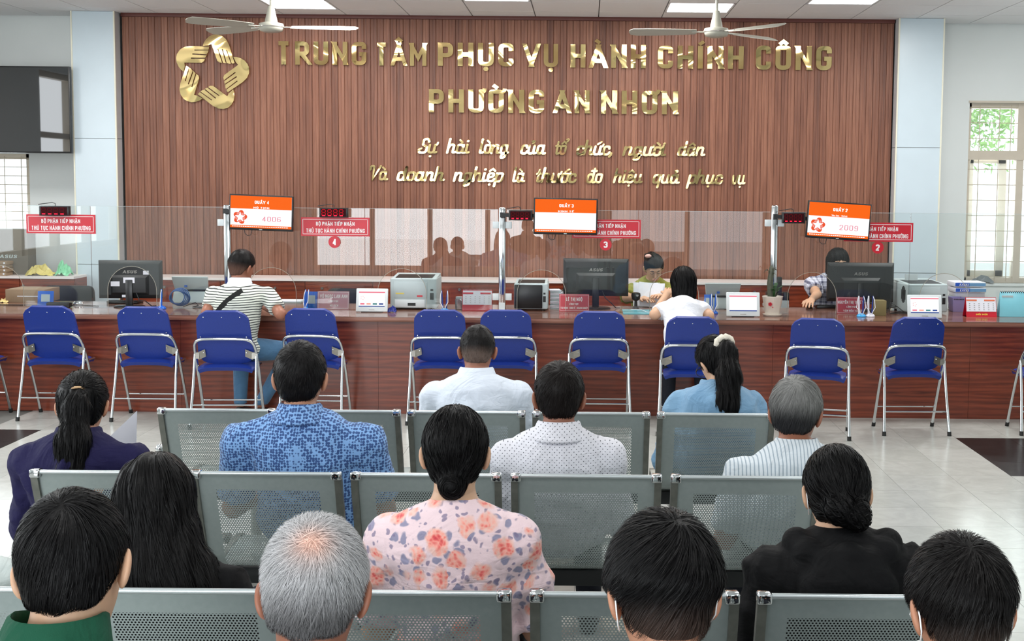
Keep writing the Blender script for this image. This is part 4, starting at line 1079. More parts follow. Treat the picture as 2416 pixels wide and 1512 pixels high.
rl = random.Random(3); g = G()
for k in range(10):
    a = rl.uniform(0, 6.28); zb = .30 + rl.uniform(-.02, .08); L = rl.uniform(.04, .08); c, s_ = math.cos(a), math.sin(a)
    p = lambda r, z, e: (-.015 + c * r - s_ * e, s_ * r + c * e, zb + z)
    o = G().add([p(.02, 0, 0), p(L * .5, .02, .008), p(L, .0 + .02 * (k % 3 - 1), 0), p(L * .5, .02, -.008), p(L * .5, .014, 0)], [(0, 1, 4), (1, 2, 4), (2, 3, 4), (3, 0, 4)]).obj('leaf', M['stem'], t)
for k, (a, L, zt_) in enumerate(((.3, .09, .1), (2.6, .07, .06), (1.2, .08, .12), (5.6, .085, .05), (4.2, .06, .08), (.0, .055, .07), (3.4, .05, .1))):
    c, s_ = math.cos(a), math.sin(a); p = lambda r, z, e: (.012 + c * r - s_ * e, s_ * r + c * e, .14 + z)
    G().add([p(0, 0, .002), p(0, 0, -.002), p(L * .4, zt_ * .8, -.016), p(L * .4, zt_ * .8, .016), p(L * .8, zt_, -.014), p(L * .8, zt_, .014), p(L, zt_ * .95, 0)], [(0, 1, 2, 3), (3, 2, 4, 5), (5, 4, 6)]).obj('leaf', M['leaf'], t)
# black handset and speaker boxes behind the pot
x, y = at(1842, 729)
t = thing('desk_phone', 'black desk phone behind the succulent pot', 'phone', (x, y + .12, ZT))
G().box(-.12, .09, 0, .12, 0, .03).obj('base', M['wplast'], t, bevel=.006)
G().box(-.03, .03, .02, .08, .03, .26).obj('handset', M['black'], t, bevel=.01); G().box(-.10, -.05, .0, .1, .03, .13).obj('left_block', M['black'], t, bevel=.006); G().box(.04, .09, .0, .1, .03, .13).obj('right_block', M['black'], t, bevel=.006)
G().box(.0, .085, -.012, -.001, .0, .062).obj('card', M['gplast'], t)
# camera arm beside clerk
x, y = at(1500, 727)
t = thing('document_camera', 'black document camera standing before the clerk in olive', 'camera', (x, y, ZT))
G().lathe([(0, 0), (.03, 0), (.03, .01), (.014, .018), (.012, .06), (.034, .075), (.04, .11), (.036, .128), (.02, .134), (0, .135)], n=20, sy=.9).obj('body', M['black'], t, smooth=.7)
G().tube([(.0, 0, .1), (.01, -.035, .112)], [.016, .012], 10).obj('lens', M['chrome'], t)
# papers, mats, keyboards, mice, cables
x, y = at(1490, 738)
t = thing('glass_mat', 'teal tinted glass mat lying on the counter before the clerk in olive', 'mat', (x, y + .1, ZT)); G().box(-.07, .17, -.2, .12, 0, .006).obj('sheet', M['teal'], t)
G().tube([(.0, .05, .012), (.08, -.03, .02), (.12, -.12, .011), (.15, -.13, .011)], .003, 6).obj('white_cable', M['cord'], t)


def keyboard(px, py, w, lab, rz=0):
    x, y = at(px, py); t = thing('keyboard', lab, 'keyboard', (x, y, ZT), rz, 'keyboards on the counter')
    G().add([(-w / 2, 0, 0), (w / 2, 0, 0), (w / 2, .14, 0), (-w / 2, .14, 0), (-w / 2, 0, .024), (w / 2, 0, .024), (w / 2, .14, .012), (-w / 2, .14, .012)], [(0, 1, 5, 4), (1, 2, 6, 5), (2, 3, 7, 6), (3, 0, 4, 7), (4, 5, 6, 7), (3, 2, 1, 0)]).obj('case', M['black'], t, bevel=.004)
    g = G()
    for r in range(5):
        for c in range(14): g.box(-w / 2 + .012 + c * (w - .024) / 14, -w / 2 + .012 + (c + .86) * (w - .024) / 14, .012 + r * .024, .032 + r * .024, .012, .028 - r * .002)
    o = g.obj('keys', M['black2'], t); o['kind'] = 'stuff'


keyboard(288, 717, .26, 'black keyboard below the large left monitor'); keyboard(1958, 728, .22, 'black keyboard in front of the plaid-shirt clerk')

x, y = at(184, 719)
t = thing('computer_mouse', 'silver and black mouse on the left part of the counter', 'mouse', (x, y, ZT), 1.4); G().ball((0, 0, .012), (.028, .05, .02), 14, 10).obj('shell', M['chrome'], t, smooth=1); G().box(-.03, .03, .02, .03, .0, .004).obj('foot', M['black'], t)
x, y = at(1911, 727)
t = thing('computer_mouse', "black mouse under the plaid-shirt clerk's hand", 'mouse', (x, y + .02, ZT), .1); G().ball((0, 0, .012), (.03, .05, .018), 14, 10).obj('shell', M['black'], t, smooth=1); G().box(-.004, .004, -.05, -.02, .02, .03).obj('wheel', M['black2'], t)
x, y = at(135, 726)
t = thing('pen_case', 'long black case lying beside the far left blue stand', 'case', (x, y, ZT), .02); G().box(-.09, .09, 0, .06, 0, .042).obj('shell', M['black2'], t, bevel=.008); G().box(.08, .095, .0, .06, .004, .038).obj('end_cap', M['black'], t)
x, y = at(30, 722)
t = thing('cardboard_carton', 'flat brown cardboard carton at the far left behind the glass', 'box', (x, y + .3, ZT), .0); G().box(-.2, .13, 0, .3, 0, .11).obj('carton', M['card'], t, bevel=.003); G().box(-.1, .1, -.001, 0, .05, .056).obj('printed_line', M['paper'], t)
x, y = at(10, 713); t = thing('crumpled_wrapper', 'crumpled orange and cream wrapper on the far left of the counter', 'wrapper', (x, y, ZT))


def crumple(g, cx, cy, w, d, h, seed, n=9):
    r = random.Random(seed); P = {}
    def fn(u, v):
        e = 1 - (2 * u - 1) ** 2 * .5 - (2 * v - 1) ** 2 * .5; k = (round(u * n), round(v * n))
        if k not in P: P[k] = (r.uniform(-1, 1), r.uniform(-1, 1), r.uniform(.2, 1))
        a = P[k]; return (cx + (u - .5) * w * (.8 + .2 * e) + a[0] * w / n * .3, cy + (v - .5) * d + a[1] * d / n * .3, max(.002, h * e ** 2 * a[2]))
    g.sheet(fn, n, n, .002); return g


crumple(G(), 0, 0, .09, .08, .05, 1).obj('foil', mat('orange_cream_foil', (240, 196, 130), .4, noise=.5), t)
x, y = at(931, 736); t = thing('snack_bag', 'small dark blue bag between the tablet and the white printer', 'bag', (x, y, ZT)); crumple(G(), -.02, -.01, .08, .05, .07, 5).obj('bag', mat('navy_bag', (24, 40, 130), .3), t)
x, y = at(1868, 738)
x, y = at(700, 712)
t = thing('paper_sheets', 'pale document folder lying behind the glass at counter four', 'papers', (x - .06, y - .12, ZT))
G().box(-.18, .12, 0, .2, 0, .012).obj('folder', M['gplast'], t); G().box(-.17, .11, .01, .19, .012, .016).obj('sheet', M['paper'], t)
x, y = at(1307, 733)
t = thing('document_stack', 'untidy stack of documents behind the red LÊ THỊ NGỘ plate', 'papers', (x + .008, y + .13, ZT)); rl = random.Random(7)
for k in range(14):
    q = Matrix.Rotation(rl.uniform(-.2, .2), 4, 'Z'); G().box(-.045, .045, 0, .13, k * .0115, k * .0115 + .009).xf(q).obj('document', M['paper'] if k % 3 else M['gplast'], t)
x, y = at(1082, 731); t = thing('glass_jar', 'small greenish glass jar left of the white calendar', 'jar', (x, y + .05, ZT)); G().lathe([(0, 0), (.03, 0), (.034, .01), (.034, .08), (.026, .09), (.026, .1), (.024, .1), (.024, .012), (0, .01)], n=18).obj('body', M['acr'], t, smooth=.6); G().lathe([(.028, .088), (.028, .104), (0, .106)], n=18).obj('lid', M['gplast'], t, smooth=.6)
x, y = at(418, 726)
t = thing('cable_coil', 'coil of blue network cable beside the left scanner', 'cable', (x, y, ZT)); rl = random.Random(2)
for k in range(5):
    a0 = rl.uniform(-.2, .2); R_ = .055 + .004 * k
    G().tube([(R_ * math.cos(a) * 1.1 + .004 * k, .01 * k + .01 * math.sin(3 * a + k), .085 + R_ * math.sin(a)) for a in [k_ * 6.2832 / 24 for k_ in range(24)]], .0045, 6, closed=True).obj('loop', M['bluecable'], t, smooth=1)
G().tube([(.05, 0, .01), (.11, -.02, .03), (.15, 0, .045), (.17, .01, .02), (.12, .02, .006), (.2, .0, .006)], .004, 6).obj('black_lead', M['black2'], t)
x, y = at(40, 719); x2, y2 = at(330, 727)
t = thing('black_cable', 'thin black cable trailing along the left part of the counter', 'cable', (x, y, ZT)); pts = [(-.25, 0, .004)] + [(k * .14, -.05 + .02 * math.sin(k * 2.1), .004) for k in range(0, 6)]
G().tube(pts, .0035, 6).obj('lead', M['black2'], t)
x, y = at(2118, 741)
t = thing('black_cable', 'tangle of thin black cables between the olive box and the right tablet', 'cable', (x, y, ZT)); rl = random.Random(8)
for k in range(3): G().tube([(-.1 + .02 * k, .02 * k, .004), (-.05, .03, .05 + .02 * k), (.0, .02, .06), (.05, .01 * k, .02), (.08 + .02 * k, 0, .006), (.02, .03, .004 + .008 * k), (-.06, .02, .004)], .0028, 6).obj('lead', M['black2'], t)
# power socket block behind right monitor
x, y = at(2112, 735); t = thing('speaker_box', 'black desktop speaker behind the right monitor', 'speaker', (x - .03, y + .16, ZT)); G().box(-.04, .03, 0, .1, 0, .16).obj('cabinet', M['black'], t, bevel=.012); G().box(-.03, .02, -.002, .0, .02, .14).obj('grille', M['black2'], t)
# ---------------- behind the counter at the left
KZ = kz
x, _ = U(20, 620, 11.6)
t = thing('monitor_carton', 'tall grey-brown ASUS carton standing on the back cabinet at the left', 'box', (0, 0, 0)); x0 = U(-120, 600, 11.6)[0]; x1 = U(63, 600, 11.6)[0]; z1 = U(30, 541, 11.6)[1]; z0 = U(20, 656, 11.6)[1]
G().box(max(x0, -6.3), x1, 11.62, 11.8, KZ + .001, z1).obj('carton', mat('grey_brown_card', (104, 98, 88), .8), t, bevel=.003)
text('ASUS', U(-3, 600, 11.6)[0], U(37, 600, 11.6)[0], U(20, 609, 11.6)[1], U(20, 601, 11.6)[1], 11.618, 11.62, .1, slant=.1, m=M['gplast'], parent=t, name='maker_lettering')
for k in range(4):
    zz = KZ + .001 + k * .034
    t = thing('file_box', 'brown folder %s of the pile on the far left back cabinet' % ('at the bottom', 'second from the bottom', 'second from the top', 'on top')[k], 'folder', (U(5, 640, 11.5)[0] - .1 + .008 * (k % 2), 11.47, zz), 0, 'brown folders piled on the back cabinet')
    G().box(-.15, .15, 0, .14, 0, .032).obj('cover', M['card'], t, bevel=.002); G().box(.12, .135, -.002, 0, .008, .024).obj('tab', M['paper'], t)
t = thing('plastic_bag', 'yellow and clear plastic bag of papers on the left back cabinet', 'bag', (U(85, 650, 11.55)[0], 11.6, KZ)); crumple(G(), .03, -.0, .3, .17, .13, 11, 11).obj('bag', mat('yellow_plastic', (206, 190, 110), .35, noise=.35, nscale=8), t)
t = thing('plastic_bag', 'crumpled pale green plastic bag beside the left column', 'bag', (U(136, 650, 11.5)[0], 11.6, KZ)); crumple(G(), .02, 0, .15, .16, .16, 12, 9).obj('bag', mat('mint_plastic', (130, 206, 160), .3, noise=.25), t)
# office chair behind counter, far left
x0, x1 = U(66, 690, 10.75)[0], U(196, 690, 10.75)[0]; zt_ = U(130, 680, 10.75)[1]; cx = (x0 + x1) / 2; w = (x1 - x0) / 2


def officechair(x, y, zt_, w, lab, mm='black2', h=.42):
    t = thing('office_chair', lab, 'chair', (x, y, 0), 0, 'office chairs behind the counter')
    P = fillet([(-w, zt_ - h, .05), (-w + .02, zt_, .06), (w - .02, zt_, .06), (w, zt_ - h, .05)], True)
    G().prism(P, 0, .06).obj('backrest', M[mm], t, bevel=.01)
    G().box(-.23, .23, -.45, .0, .43, .5).obj('seat', M[mm], t, bevel=.03, seg=3)
    G().box(-.03, .03, .02, .06, .40, zt_ - h + .05).box(-.03, .03, -.25, .06, .4, .43).obj('back_stem', M['black'], t)
    G().cyl((0, -.22, .08), (0, -.22, .43), .03).obj('gas_column', M['chrome'], t)
    for k in range(5):
        a = k * 1.2566; G().tube([(0, -.22, .1), (.28 * math.cos(a), -.22 + .28 * math.sin(a), .06)], [.024, .016], 8).obj('base_arm', M['black'], t)
        G().cyl((.28 * math.cos(a) - .015, -.22 + .28 * math.sin(a), .028), (.28 * math.cos(a) + .015, -.22 + .28 * math.sin(a), .028), .028, n=12).obj('caster', M['rubber'], t)


officechair(cx, 11.0, zt_ + .0, w, 'black office chair with a low wide back behind the far left of the counter')
officechair(U(815, 700, 10.9)[0], 11.05, U(815, 682, 11.0)[1], .22, 'dark office chair behind the faded name plate')
# clear sneeze slip at the window bottom: grey bundle on sill
t = thing('plastic_bundle', 'grey plastic bundle lying on the right window sill', 'bundle', (U(2318, 655, WY - .02)[0], WY + .0, RW[2] + .001)); crumple(G(), 0, 0, .26, .06, .09, 15, 8).obj('bundle', mat('grey_plastic', (120, 128, 132), .3, noise=.3), t)
# ------------------------------------------------------------------ blue folding chairs at the counter


def folding_chair(lab, loc, rz):
    t = thing('folding_chair', lab, 'chair', loc, rz, 'blue folding chairs along the counter')
    # front leg tube with the loop round the back
    side = [(.222, .165, .012), (.222, .075, .24), (.222, -.03, .47), (.220, -.10, .585), (.208, -.135, .628), (.175, -.15, .650), (.12, -.155, .655)]
    pts = side + [(-x, y, z) for x, y, z in reversed(side)]
    sm = []
    for i in range(len(pts) - 1):
        a, b = Vector(pts[i]), Vector(pts[i + 1])
        for k in range(2): sm.append(a.lerp(b, k / 2))
    sm.append(Vector(pts[-1]))
    for _ in range(2): sm = [sm[0]] + [(sm[i - 1] + sm[i] * 2 + sm[i + 1]) / 4 for i in range(1, len(sm) - 1)] + [sm[-1]]
    G().tube(sm, .0115, 10).obj('loop_frame', M['chrome'], t, smooth=1)
    for sx in (-1, 1):
        G().tube([(sx * .238, -.19, .012), (sx * .226, -.125, .30), (sx * .222, -.07, .535)], .0115, 10).obj('leg', M['chrome'], t, smooth=1)
        G().cyl((sx * .2385, -.192, 0), (sx * .2375, -.187, .03), .0145).obj('foot_cap', M['rubber'], t)
        G().cyl((sx * .222, .167, 0), (sx * .222, .156, .03), .0145).obj('foot_cap', M['rubber'], t)
        g = G(); P = [(sx * .205, -.085, .545), (sx * .145, -.094, .57), (sx * .142, -.082, .515), (sx * .195, -.075, .49)]
        g.add(P + [(x, y + .006, z) for x, y, z in P], [(0, 1, 2, 3), (7, 6, 5, 4)] + [(k, (k + 1) % 4, 4 + (k + 1) % 4, 4 + k) for k in range(4)])
        g.box(*sorted((sx * .19, sx * .222)), -.085, -.06, .50, .545); g.obj('pivot_plate', M['steel'], t)
        g = G(); g.ball((sx * .155, -.092, .545), .005, 8, 6); g.obj('rivet', M['chrome'], t)
    G().tube([(-.232, -.155, .17), (.232, -.155, .17)], .006, 8).obj('rear_crossbar', M['chrome'], t)
    G().tube([(-.222, .115, .16), (.222, .115, .16)], .006, 8).obj('front_crossbar', M['chrome'], t)
    # padded backrest

    def outline(k, z):  # half width at height fraction
        w = .205 - .02 * k
        if k > .8: w -= .07 * ((k - .8) / .2) ** 2.6
        if k < .14: w -= .035 * ((.14 - k) / .14) ** 2
        return w

    def back(u, v):
        w = outline(v, 0); x = (u * 2 - 1) * w
        return (x, -.035 - .155 * v - .012 * (1 - (x / .2) ** 2) * (.6 + .4 * v), .455 + .40 * v + (.02 * (abs(u * 2 - 1) ** 4) * (v < .08)))
    b = G().sheet(back, 12, 14, .026).obj('backrest', M['navy'], t, smooth=1.2)
    g = G()
    for sx in (-.13, 0, .13): g.ball((sx, -.182, .815), .0055, 8, 6)
    for sx in (-.165, .165): g.ball((sx, -.132, .665), .005, 8, 6)
    for k, vv in enumerate(range(0)): pass
    g.obj('studs', M['chrome'], b)['kind'] = 'stuff'

    def seat(u, v):
        w = .2 + .012 * math.sin(v * math.pi); x = (u * 2 - 1) * w
        return (x, -.095 + .275 * v + .012 * (1 - abs(u * 2 - 1) ** 3) * (-1 if v < .1 else 0), .455 - .02 * math.exp(-((v) / .08) ** 2) - .012 * math.exp(-((1 - v) / .1) ** 2) - .02 * abs(u * 2 - 1) ** 5 + .004 * math.sin(u * 3.14))
    G().sheet(seat, 12, 12, .03).obj('seat', M['navy'], t, smooth=1.2)
    for sx in (-1, 1): G().tube([(sx * .205, -.04, .43), (sx * .205, .16, .43)], .008, 8).obj('seat_rail', M['chrome'], t)
    return t


chs = [(-97, 990, 0, 'blue folding chair cut off by the left edge of the photo'), (117, 990, 0, 'blue folding chair in front of the far left blue stand'), (338, 991, 0, 'blue folding chair in front of the large left monitor'),
       (523, 1012, .05, 'blue folding chair carrying the man in the striped polo'), (734, 1000, -.05, 'blue folding chair behind the man in the blue patterned shirt'),
       (1036, 1004, 0, 'blue folding chair in front of the sky blue pen stand, paired with another'), (1192, 1003, 0, 'blue folding chair in front of the dark printer'),
       (1412, 1008, 0, 'blue folding chair below the middle monitor'), (1634, 1030, -.06, 'blue folding chair carrying the woman in the white T-shirt'),
       (1937, 1036, -.22, 'blue folding chair below the red NGUYỄN THỊ name plate'), (2161, 1028, .03, 'blue folding chair below the right desk tablet'), (2487, 1028, 0, 'blue folding chair cut off by the right edge of the photo')]
c0 = None; CH = {}
for i, (px, py, rz, l) in enumerate(chs):
    x, y = UZ(px, py, 0); yc = min(y + .19, 9.235); x *= yc / (y + .19); loc = (x, yc, 0)
    if c0 is None: c0 = folding_chair(l, loc, rz)
    else: c = dup(c0, loc, rz, l)
    CH[i] = (x, yc, rz)
# ------------------------------------------------------------------ steel waiting benches
PROF = [(-.115, .800), (-.100, .75), (-.080, .69), (-.055, .62), (-.030, .55), (-.010, .49), (.012, .455), (.045, .430), (.09, .420), (.17, .420), (.27, .428), (.37, .436), (.43, .430), (.455, .412), (.46, .39)]


def bench_seat(g, x0, x1, th=.003):
    n = len(PROF); s = 0; S = [0]
    for a, b in zip(PROF, PROF[1:]): s += math.hypot(a[0] - b[0], a[1] - b[1]); S.append(s)
    cols = [x0, x0 + .05, (x0 + x1) / 2, x1 - .05, x1]; xm = (x0 + x1) / 2
    v = [(x, y, z) for (y, z) in PROF for x in cols]; uv = [(x - xm, S[i]) for i in range(n) for x in cols]
    m = len(cols); f = [(i * m + k, i * m + k + 1, (i + 1) * m + k + 1, (i + 1) * m + k) for i in range(n - 1) for k in range(m - 1)]
    return v, f, uv


def waiting_bench(lab, xs, wid, Y, rz=0.):
    t = thing('waiting_bench', lab, 'bench', (0, Y + .115, 0), rz, 'rows of steel waiting benches')
    for x0 in xs:
        x1 = x0 + wid; v, f, uv = bench_seat(None, x0 + .012, x1 - .012)
        me = bpy.data.meshes.new('seat_shell'); me.from_pydata(v, [], f); ul = me.uv_layers.new(name='UVMap')
        for lp in me.loops: ul.data[lp.index].uv = uv[lp.vertex_index]
        me.materials.append(M['bench']); me.shade_smooth()
        o = bpy.data.objects.new('seat_shell', me); COL.objects.link(o); o.parent = t
        G().tube([(x0 + .02, -.118, .803), (x1 - .02, -.118, .803)], .0075, 10).obj('top_rail', M['rail'], o, smooth=1)
        for s_, e in ((1, x0), (-1, x1)):
            g = G(); W = .024 * s_
            for i, ((ya, za), (yb, zb)) in enumerate(zip(PROF[:-1], PROF[1:])):
                a, b = sorted((e, e + W)); dy = -.010
                g.add([(a, ya + dy, za - .004), (b, ya + dy, za - .004), (b, yb + dy, zb - .004), (a, yb + dy, zb - .004), (a, ya + .012, za + .004), (b, ya + .012, za + .004), (b, yb + .012, zb + .004), (a, yb + .012, zb + .004)],
                      [(0, 1, 2, 3), (7, 6, 5, 4), (0, 3, 7, 4), (1, 5, 6, 2)] + ([(0, 4, 5, 1)] if i == 0 else []) + ([(3, 2, 6, 7)] if i == len(PROF) - 2 else []))
            g.obj('side_frame', M['dark_steel'], o, smooth=.6)
            a, b = sorted((e - s_ * .002, e + s_ * .036)); G().box(a, b, -.130, -.096, .783, .813).obj('corner_cap', M['chrome'], o, bevel=.007, seg=3)
    a, b = xs[0], xs[-1] + wid
    G().box(a - .02, b + .02, .12, .18, .34, .40).obj('beam', M['black2'], t, bevel=.004)
    G().tube([(a - .035, .03, .60), (a + .01, .03, .60)], .007, 8).obj('end_bolt', M['chrome'], t); G().ball((a - .045, .03, .60), .02, 14, 10).obj('end_knob', M['chrome'], t, smooth=1)
    for x in (a + .35, (a + b) / 2, b - .35):
        G().tube([(x, .15, .34), (x, .15, .06)], .025, 10).obj('leg', M['dark_steel'], t)
        G().box(x - .025, x + .025, -.12, .44, .02, .06).obj('foot_bar', M['dark_steel'], t, bevel=.008)
        for yy in (-.1, .42): G().cyl((x, yy, 0), (x, yy, .02), .02).obj('foot_pad', M['rubber'], t)
        for yy in (0,): G().box(x - .03, x + .03, .02, .34, .395, .415).obj('seat_bracket', M['dark_steel'], t)
    return t


M['rail'] = mat('lit_rail_steel', (196, 204, 206), .3, .6)  # paler than the seat sheet: ceiling light painted into the top edges
waiting_bench('front row of steel waiting seats, nearest the counter', [-1.854 + .5435 * k for k in range(5)], .512, 5.29)
waiting_bench('second row of steel waiting seats from the counter', [-1.888 + .547 * k for k in range(5)], .515, 4.135)
waiting_bench('third row of steel waiting seats, nearest full row in view', [-1.835, -1.232, -.683, -.127, .427], .51, 2.925)
waiting_bench('fourth row of steel waiting seats, below the edge of the photo', [-1.25 + .55 * k for k in range(5)], .512, 1.74)
# ------------------------------------------------------------------ people: smooth blended bodies meshed from distance fields
f32 = np.float32


def v3(*a): return np.array(a, dtype=f32)


def smin(a, b, k):
    h = np.clip(.5 + .5 * (b - a) / k, 0, 1); return b * (1 - h) + a * h - k * h * (1 - h)


def ell(p, c, r, R=None):
    q = p - c
    if R is not None: q = q @ R
    r = v3(*r); k0 = np.linalg.norm(q / r, axis=1); k1 = np.linalg.norm(q / (r * r), axis=1) + 1e-9
    return k0 * (k0 - 1) / k1


def cone(p, a, b, ra, rb, fy=1.0):
    """tapered capsule; fy<1 flattens it along y"""
    s = v3(1, 1 / fy, 1); p = p * s; a = a * s; b = b * s
    ab = b - a; h = np.clip(((p - a) @ ab) / max(ab @ ab, 1e-9), 0, 1)
    return (np.linalg.norm(p - a - h[:, None] * ab, axis=1) - (ra + (rb - ra) * h)) * (fy if fy < 1 else 1)


def chain(p, pts, rs, k=.02, fy=1.0):
    d = None
    for a, b, ra, rb in zip(pts, pts[1:], rs, rs[1:]):
        e = cone(p, a, b, ra, rb, fy); d = e if d is None else smin(d, e, k)
    return d


def wr(p, seed, sc=(1, 1, 1), n=7, f=9.):
    r = np.random.RandomState(seed); o = np.zeros(len(p), f32); q = p * v3(*sc)
    for i in range(n):
        d = r.normal(size=3); d /= np.linalg.norm(d); ff = f * r.uniform(.6, 2.2)
        o += np.sin(q @ d.astype(f32) * ff * 2 * np.pi / 2 + r.uniform(0, 6.28) + .9 * np.sin(q @ r.normal(size=3).astype(f32) * f * .8)).astype(f32) / n
    return o


def mesh_field(fn, lo, hi, h):
    lo = np.array(lo, f32); n = np.maximum(np.ceil((np.array(hi) - lo) / h).astype(int) + 1, 4)
    ax = [lo[i] + h * np.arange(n[i], dtype=f32) for i in range(3)]
    X, Y, Z = np.meshgrid(*ax, indexing='ij'); P = np.stack([X.ravel(), Y.ravel(), Z.ravel()], 1)
    Fv = fn(P).reshape(n).astype(f32)
    Fv[0] = Fv[-1] = 1; Fv[:, 0] = Fv[:, -1] = 1; Fv[:, :, 0] = Fv[:, :, -1] = 1
    S = Fv < 0; acc = np.zeros(tuple(n - 1) + (3,), f32); cnt = np.zeros(tuple(n - 1), f32)
    sl = lambda a, b: slice(a, b)
    for axd in range(3):
        A = [slice(None)] * 3; B = [slice(None)] * 3; A[axd] = slice(0, -1); B[axd] = slice(1, None)
        f0, f1 = Fv[tuple(A)], Fv[tuple(B)]; cr = (f0 < 0) != (f1 < 0); t = np.where(cr, f0 / np.where(cr, f0 - f1, 1), 0)
        o1, o2 = [i for i in range(3) if i != axd]
        for d1 in (0, 1):
            for d2 in (0, 1):
                I = [None] * 3; I[axd] = slice(None); I[o1] = slice(d1, n[o1] - 1 + d1); I[o2] = slice(d2, n[o2] - 1 + d2)
                c = cr[tuple(I)]; tt = t[tuple(I)]
                cnt += c; acc[..., axd] += tt * c; acc[..., o1] += d1 * c; acc[..., o2] += d2 * c
    m = cnt > 0; idx = -np.ones(tuple(n - 1), int); idx[m] = np.arange(m.sum())
    base = np.argwhere(m).astype(f32); V = lo + h * (base + acc[m] / cnt[m][:, None])
    Q = []
    for axd in range(3):
        A = [slice(None)] * 3; B = [slice(None)] * 3; A[axd] = slice(0, -1); B[axd] = slice(1, None)
        c = S[tuple(A)] != S[tuple(B)]; s0 = S[tuple(A)]
        e = np.argwhere(c); o1, o2 = (axd + 1) % 3, (axd + 2) % 3
        ok = (e[:, o1] > 0) & (e[:, o2] > 0) & (e[:, o1] < n[o1] - 1) & (e[:, o2] < n[o2] - 1); e = e[ok]
        ins = s0[tuple(e.T)]
        def cell(a, b):
            g = e.copy(); g[:, o1] += a; g[:, o2] += b; return idx[tuple(g.T)]
        q = np.stack([cell(-1, -1), cell(0, -1), cell(0, 0), cell(-1, 0)], 1)
        q[~ins] = q[~ins][:, ::-1]; Q.append(q)
    Q = np.concatenate(Q); Q = Q[(Q >= 0).all(1)]
    # one projection step back on the surface keeps it smooth
    e = h * .25
    def grad(V):
        g = np.stack([fn(V + v3(*(e if i == j else 0 for j in range(3)))) - fn(V - v3(*(e if i == j else 0 for j in range(3)))) for i in range(3)], 1) / (2 * e); return g
    g = grad(V.astype(f32)); d = fn(V.astype(f32)); gn = (g * g).sum(1) + 1e-6
    V = V - np.clip((d / gn)[:, None] * g, -h * .5, h * .5)
    return V, Q


def np_obj(name, parts, m, parent=None, col=None, smooth=True):
    """parts: list of (V, Q) joined into one mesh; col: per-vertex colours"""
    off = 0; VV = []; QQ = []
    for V, Q in parts: VV.append(V); QQ.append(Q + off); off += len(V)
    V = np.concatenate(VV).astype(f32); Q = np.concatenate(QQ).astype(np.int32)
    me = bpy.data.meshes.new(name); me.vertices.add(len(V)); me.vertices.foreach_set('co', V.ravel())
    k = Q.shape[1]; me.loops.add(Q.size); me.loops.foreach_set('vertex_index', Q.ravel()); me.polygons.add(len(Q))
    me.polygons.foreach_set('loop_start', np.arange(0, Q.size, k, dtype=np.int32)); me.polygons.foreach_set('loop_total', np.full(len(Q), k, np.int32))
    if smooth: me.polygons.foreach_set('use_smooth', np.ones(len(Q), bool))
    if col is not None:
        a = me.color_attributes.new('tint', 'FLOAT_COLOR', 'POINT'); a.data.foreach_set('color', np.concatenate([col, np.ones((len(col), 1))], 1).astype(f32).ravel())
    me.materials.append(m); me.update(calc_edges=True); me.validate()
    o = bpy.data.objects.new(name, me); COL.objects.link(o)
    if parent is not None: o.parent = parent
    return o


def rotm(yaw=0., pitch=0., roll=0.):
    """head frame: yaw>0 turns to its left, pitch>0 looks down"""
    cy, sy = math.cos(yaw), math.sin(yaw); cp, sp = math.cos(-pitch), math.sin(-pitch); cr, sr = math.cos(roll), math.sin(roll)
    Rz = np.array([[cy, -sy, 0], [sy, cy, 0], [0, 0, 1]]); Rx = np.array([[1, 0, 0], [0, cp, -sp], [0, sp, cp]]); Ry = np.array([[cr, 0, sr], [0, 1, 0], [-sr, 0, cr]])
    return (Rz @ Ry @ Rx).astype(f32)


# ---- cloth and skin materials
def skin_mat(name, c):
    t = NT(name); n = t.noise(t.map((1, 1, 1)), 18., 4)
    L = lin(c)[:3]; t.B(Base_Color=t.mix(n, tuple(x * .86 for x in L), tuple(min(1, x * 1.1) for x in L)), Roughness=.5)
    t.set(t.b, 'Subsurface Weight', .12); t.set(t.b, 'Subsurface Radius', (.02, .008, .005)); t.set(t.b, 'Subsurface Scale', .5); return t.m


def hair_mat():
    t = NT('hair'); a = t.n('VertexColor', layer_name='tint') if False else t.n('Attribute', attribute_name='tint')
    t.B(Base_Color=a, Roughness=.44); t.set(t.b, 'Specular IOR Level', .14)
    n = t.noise(t.map((1, 1, 1)), 260., 2); return t.bump(n, .25, .002).m


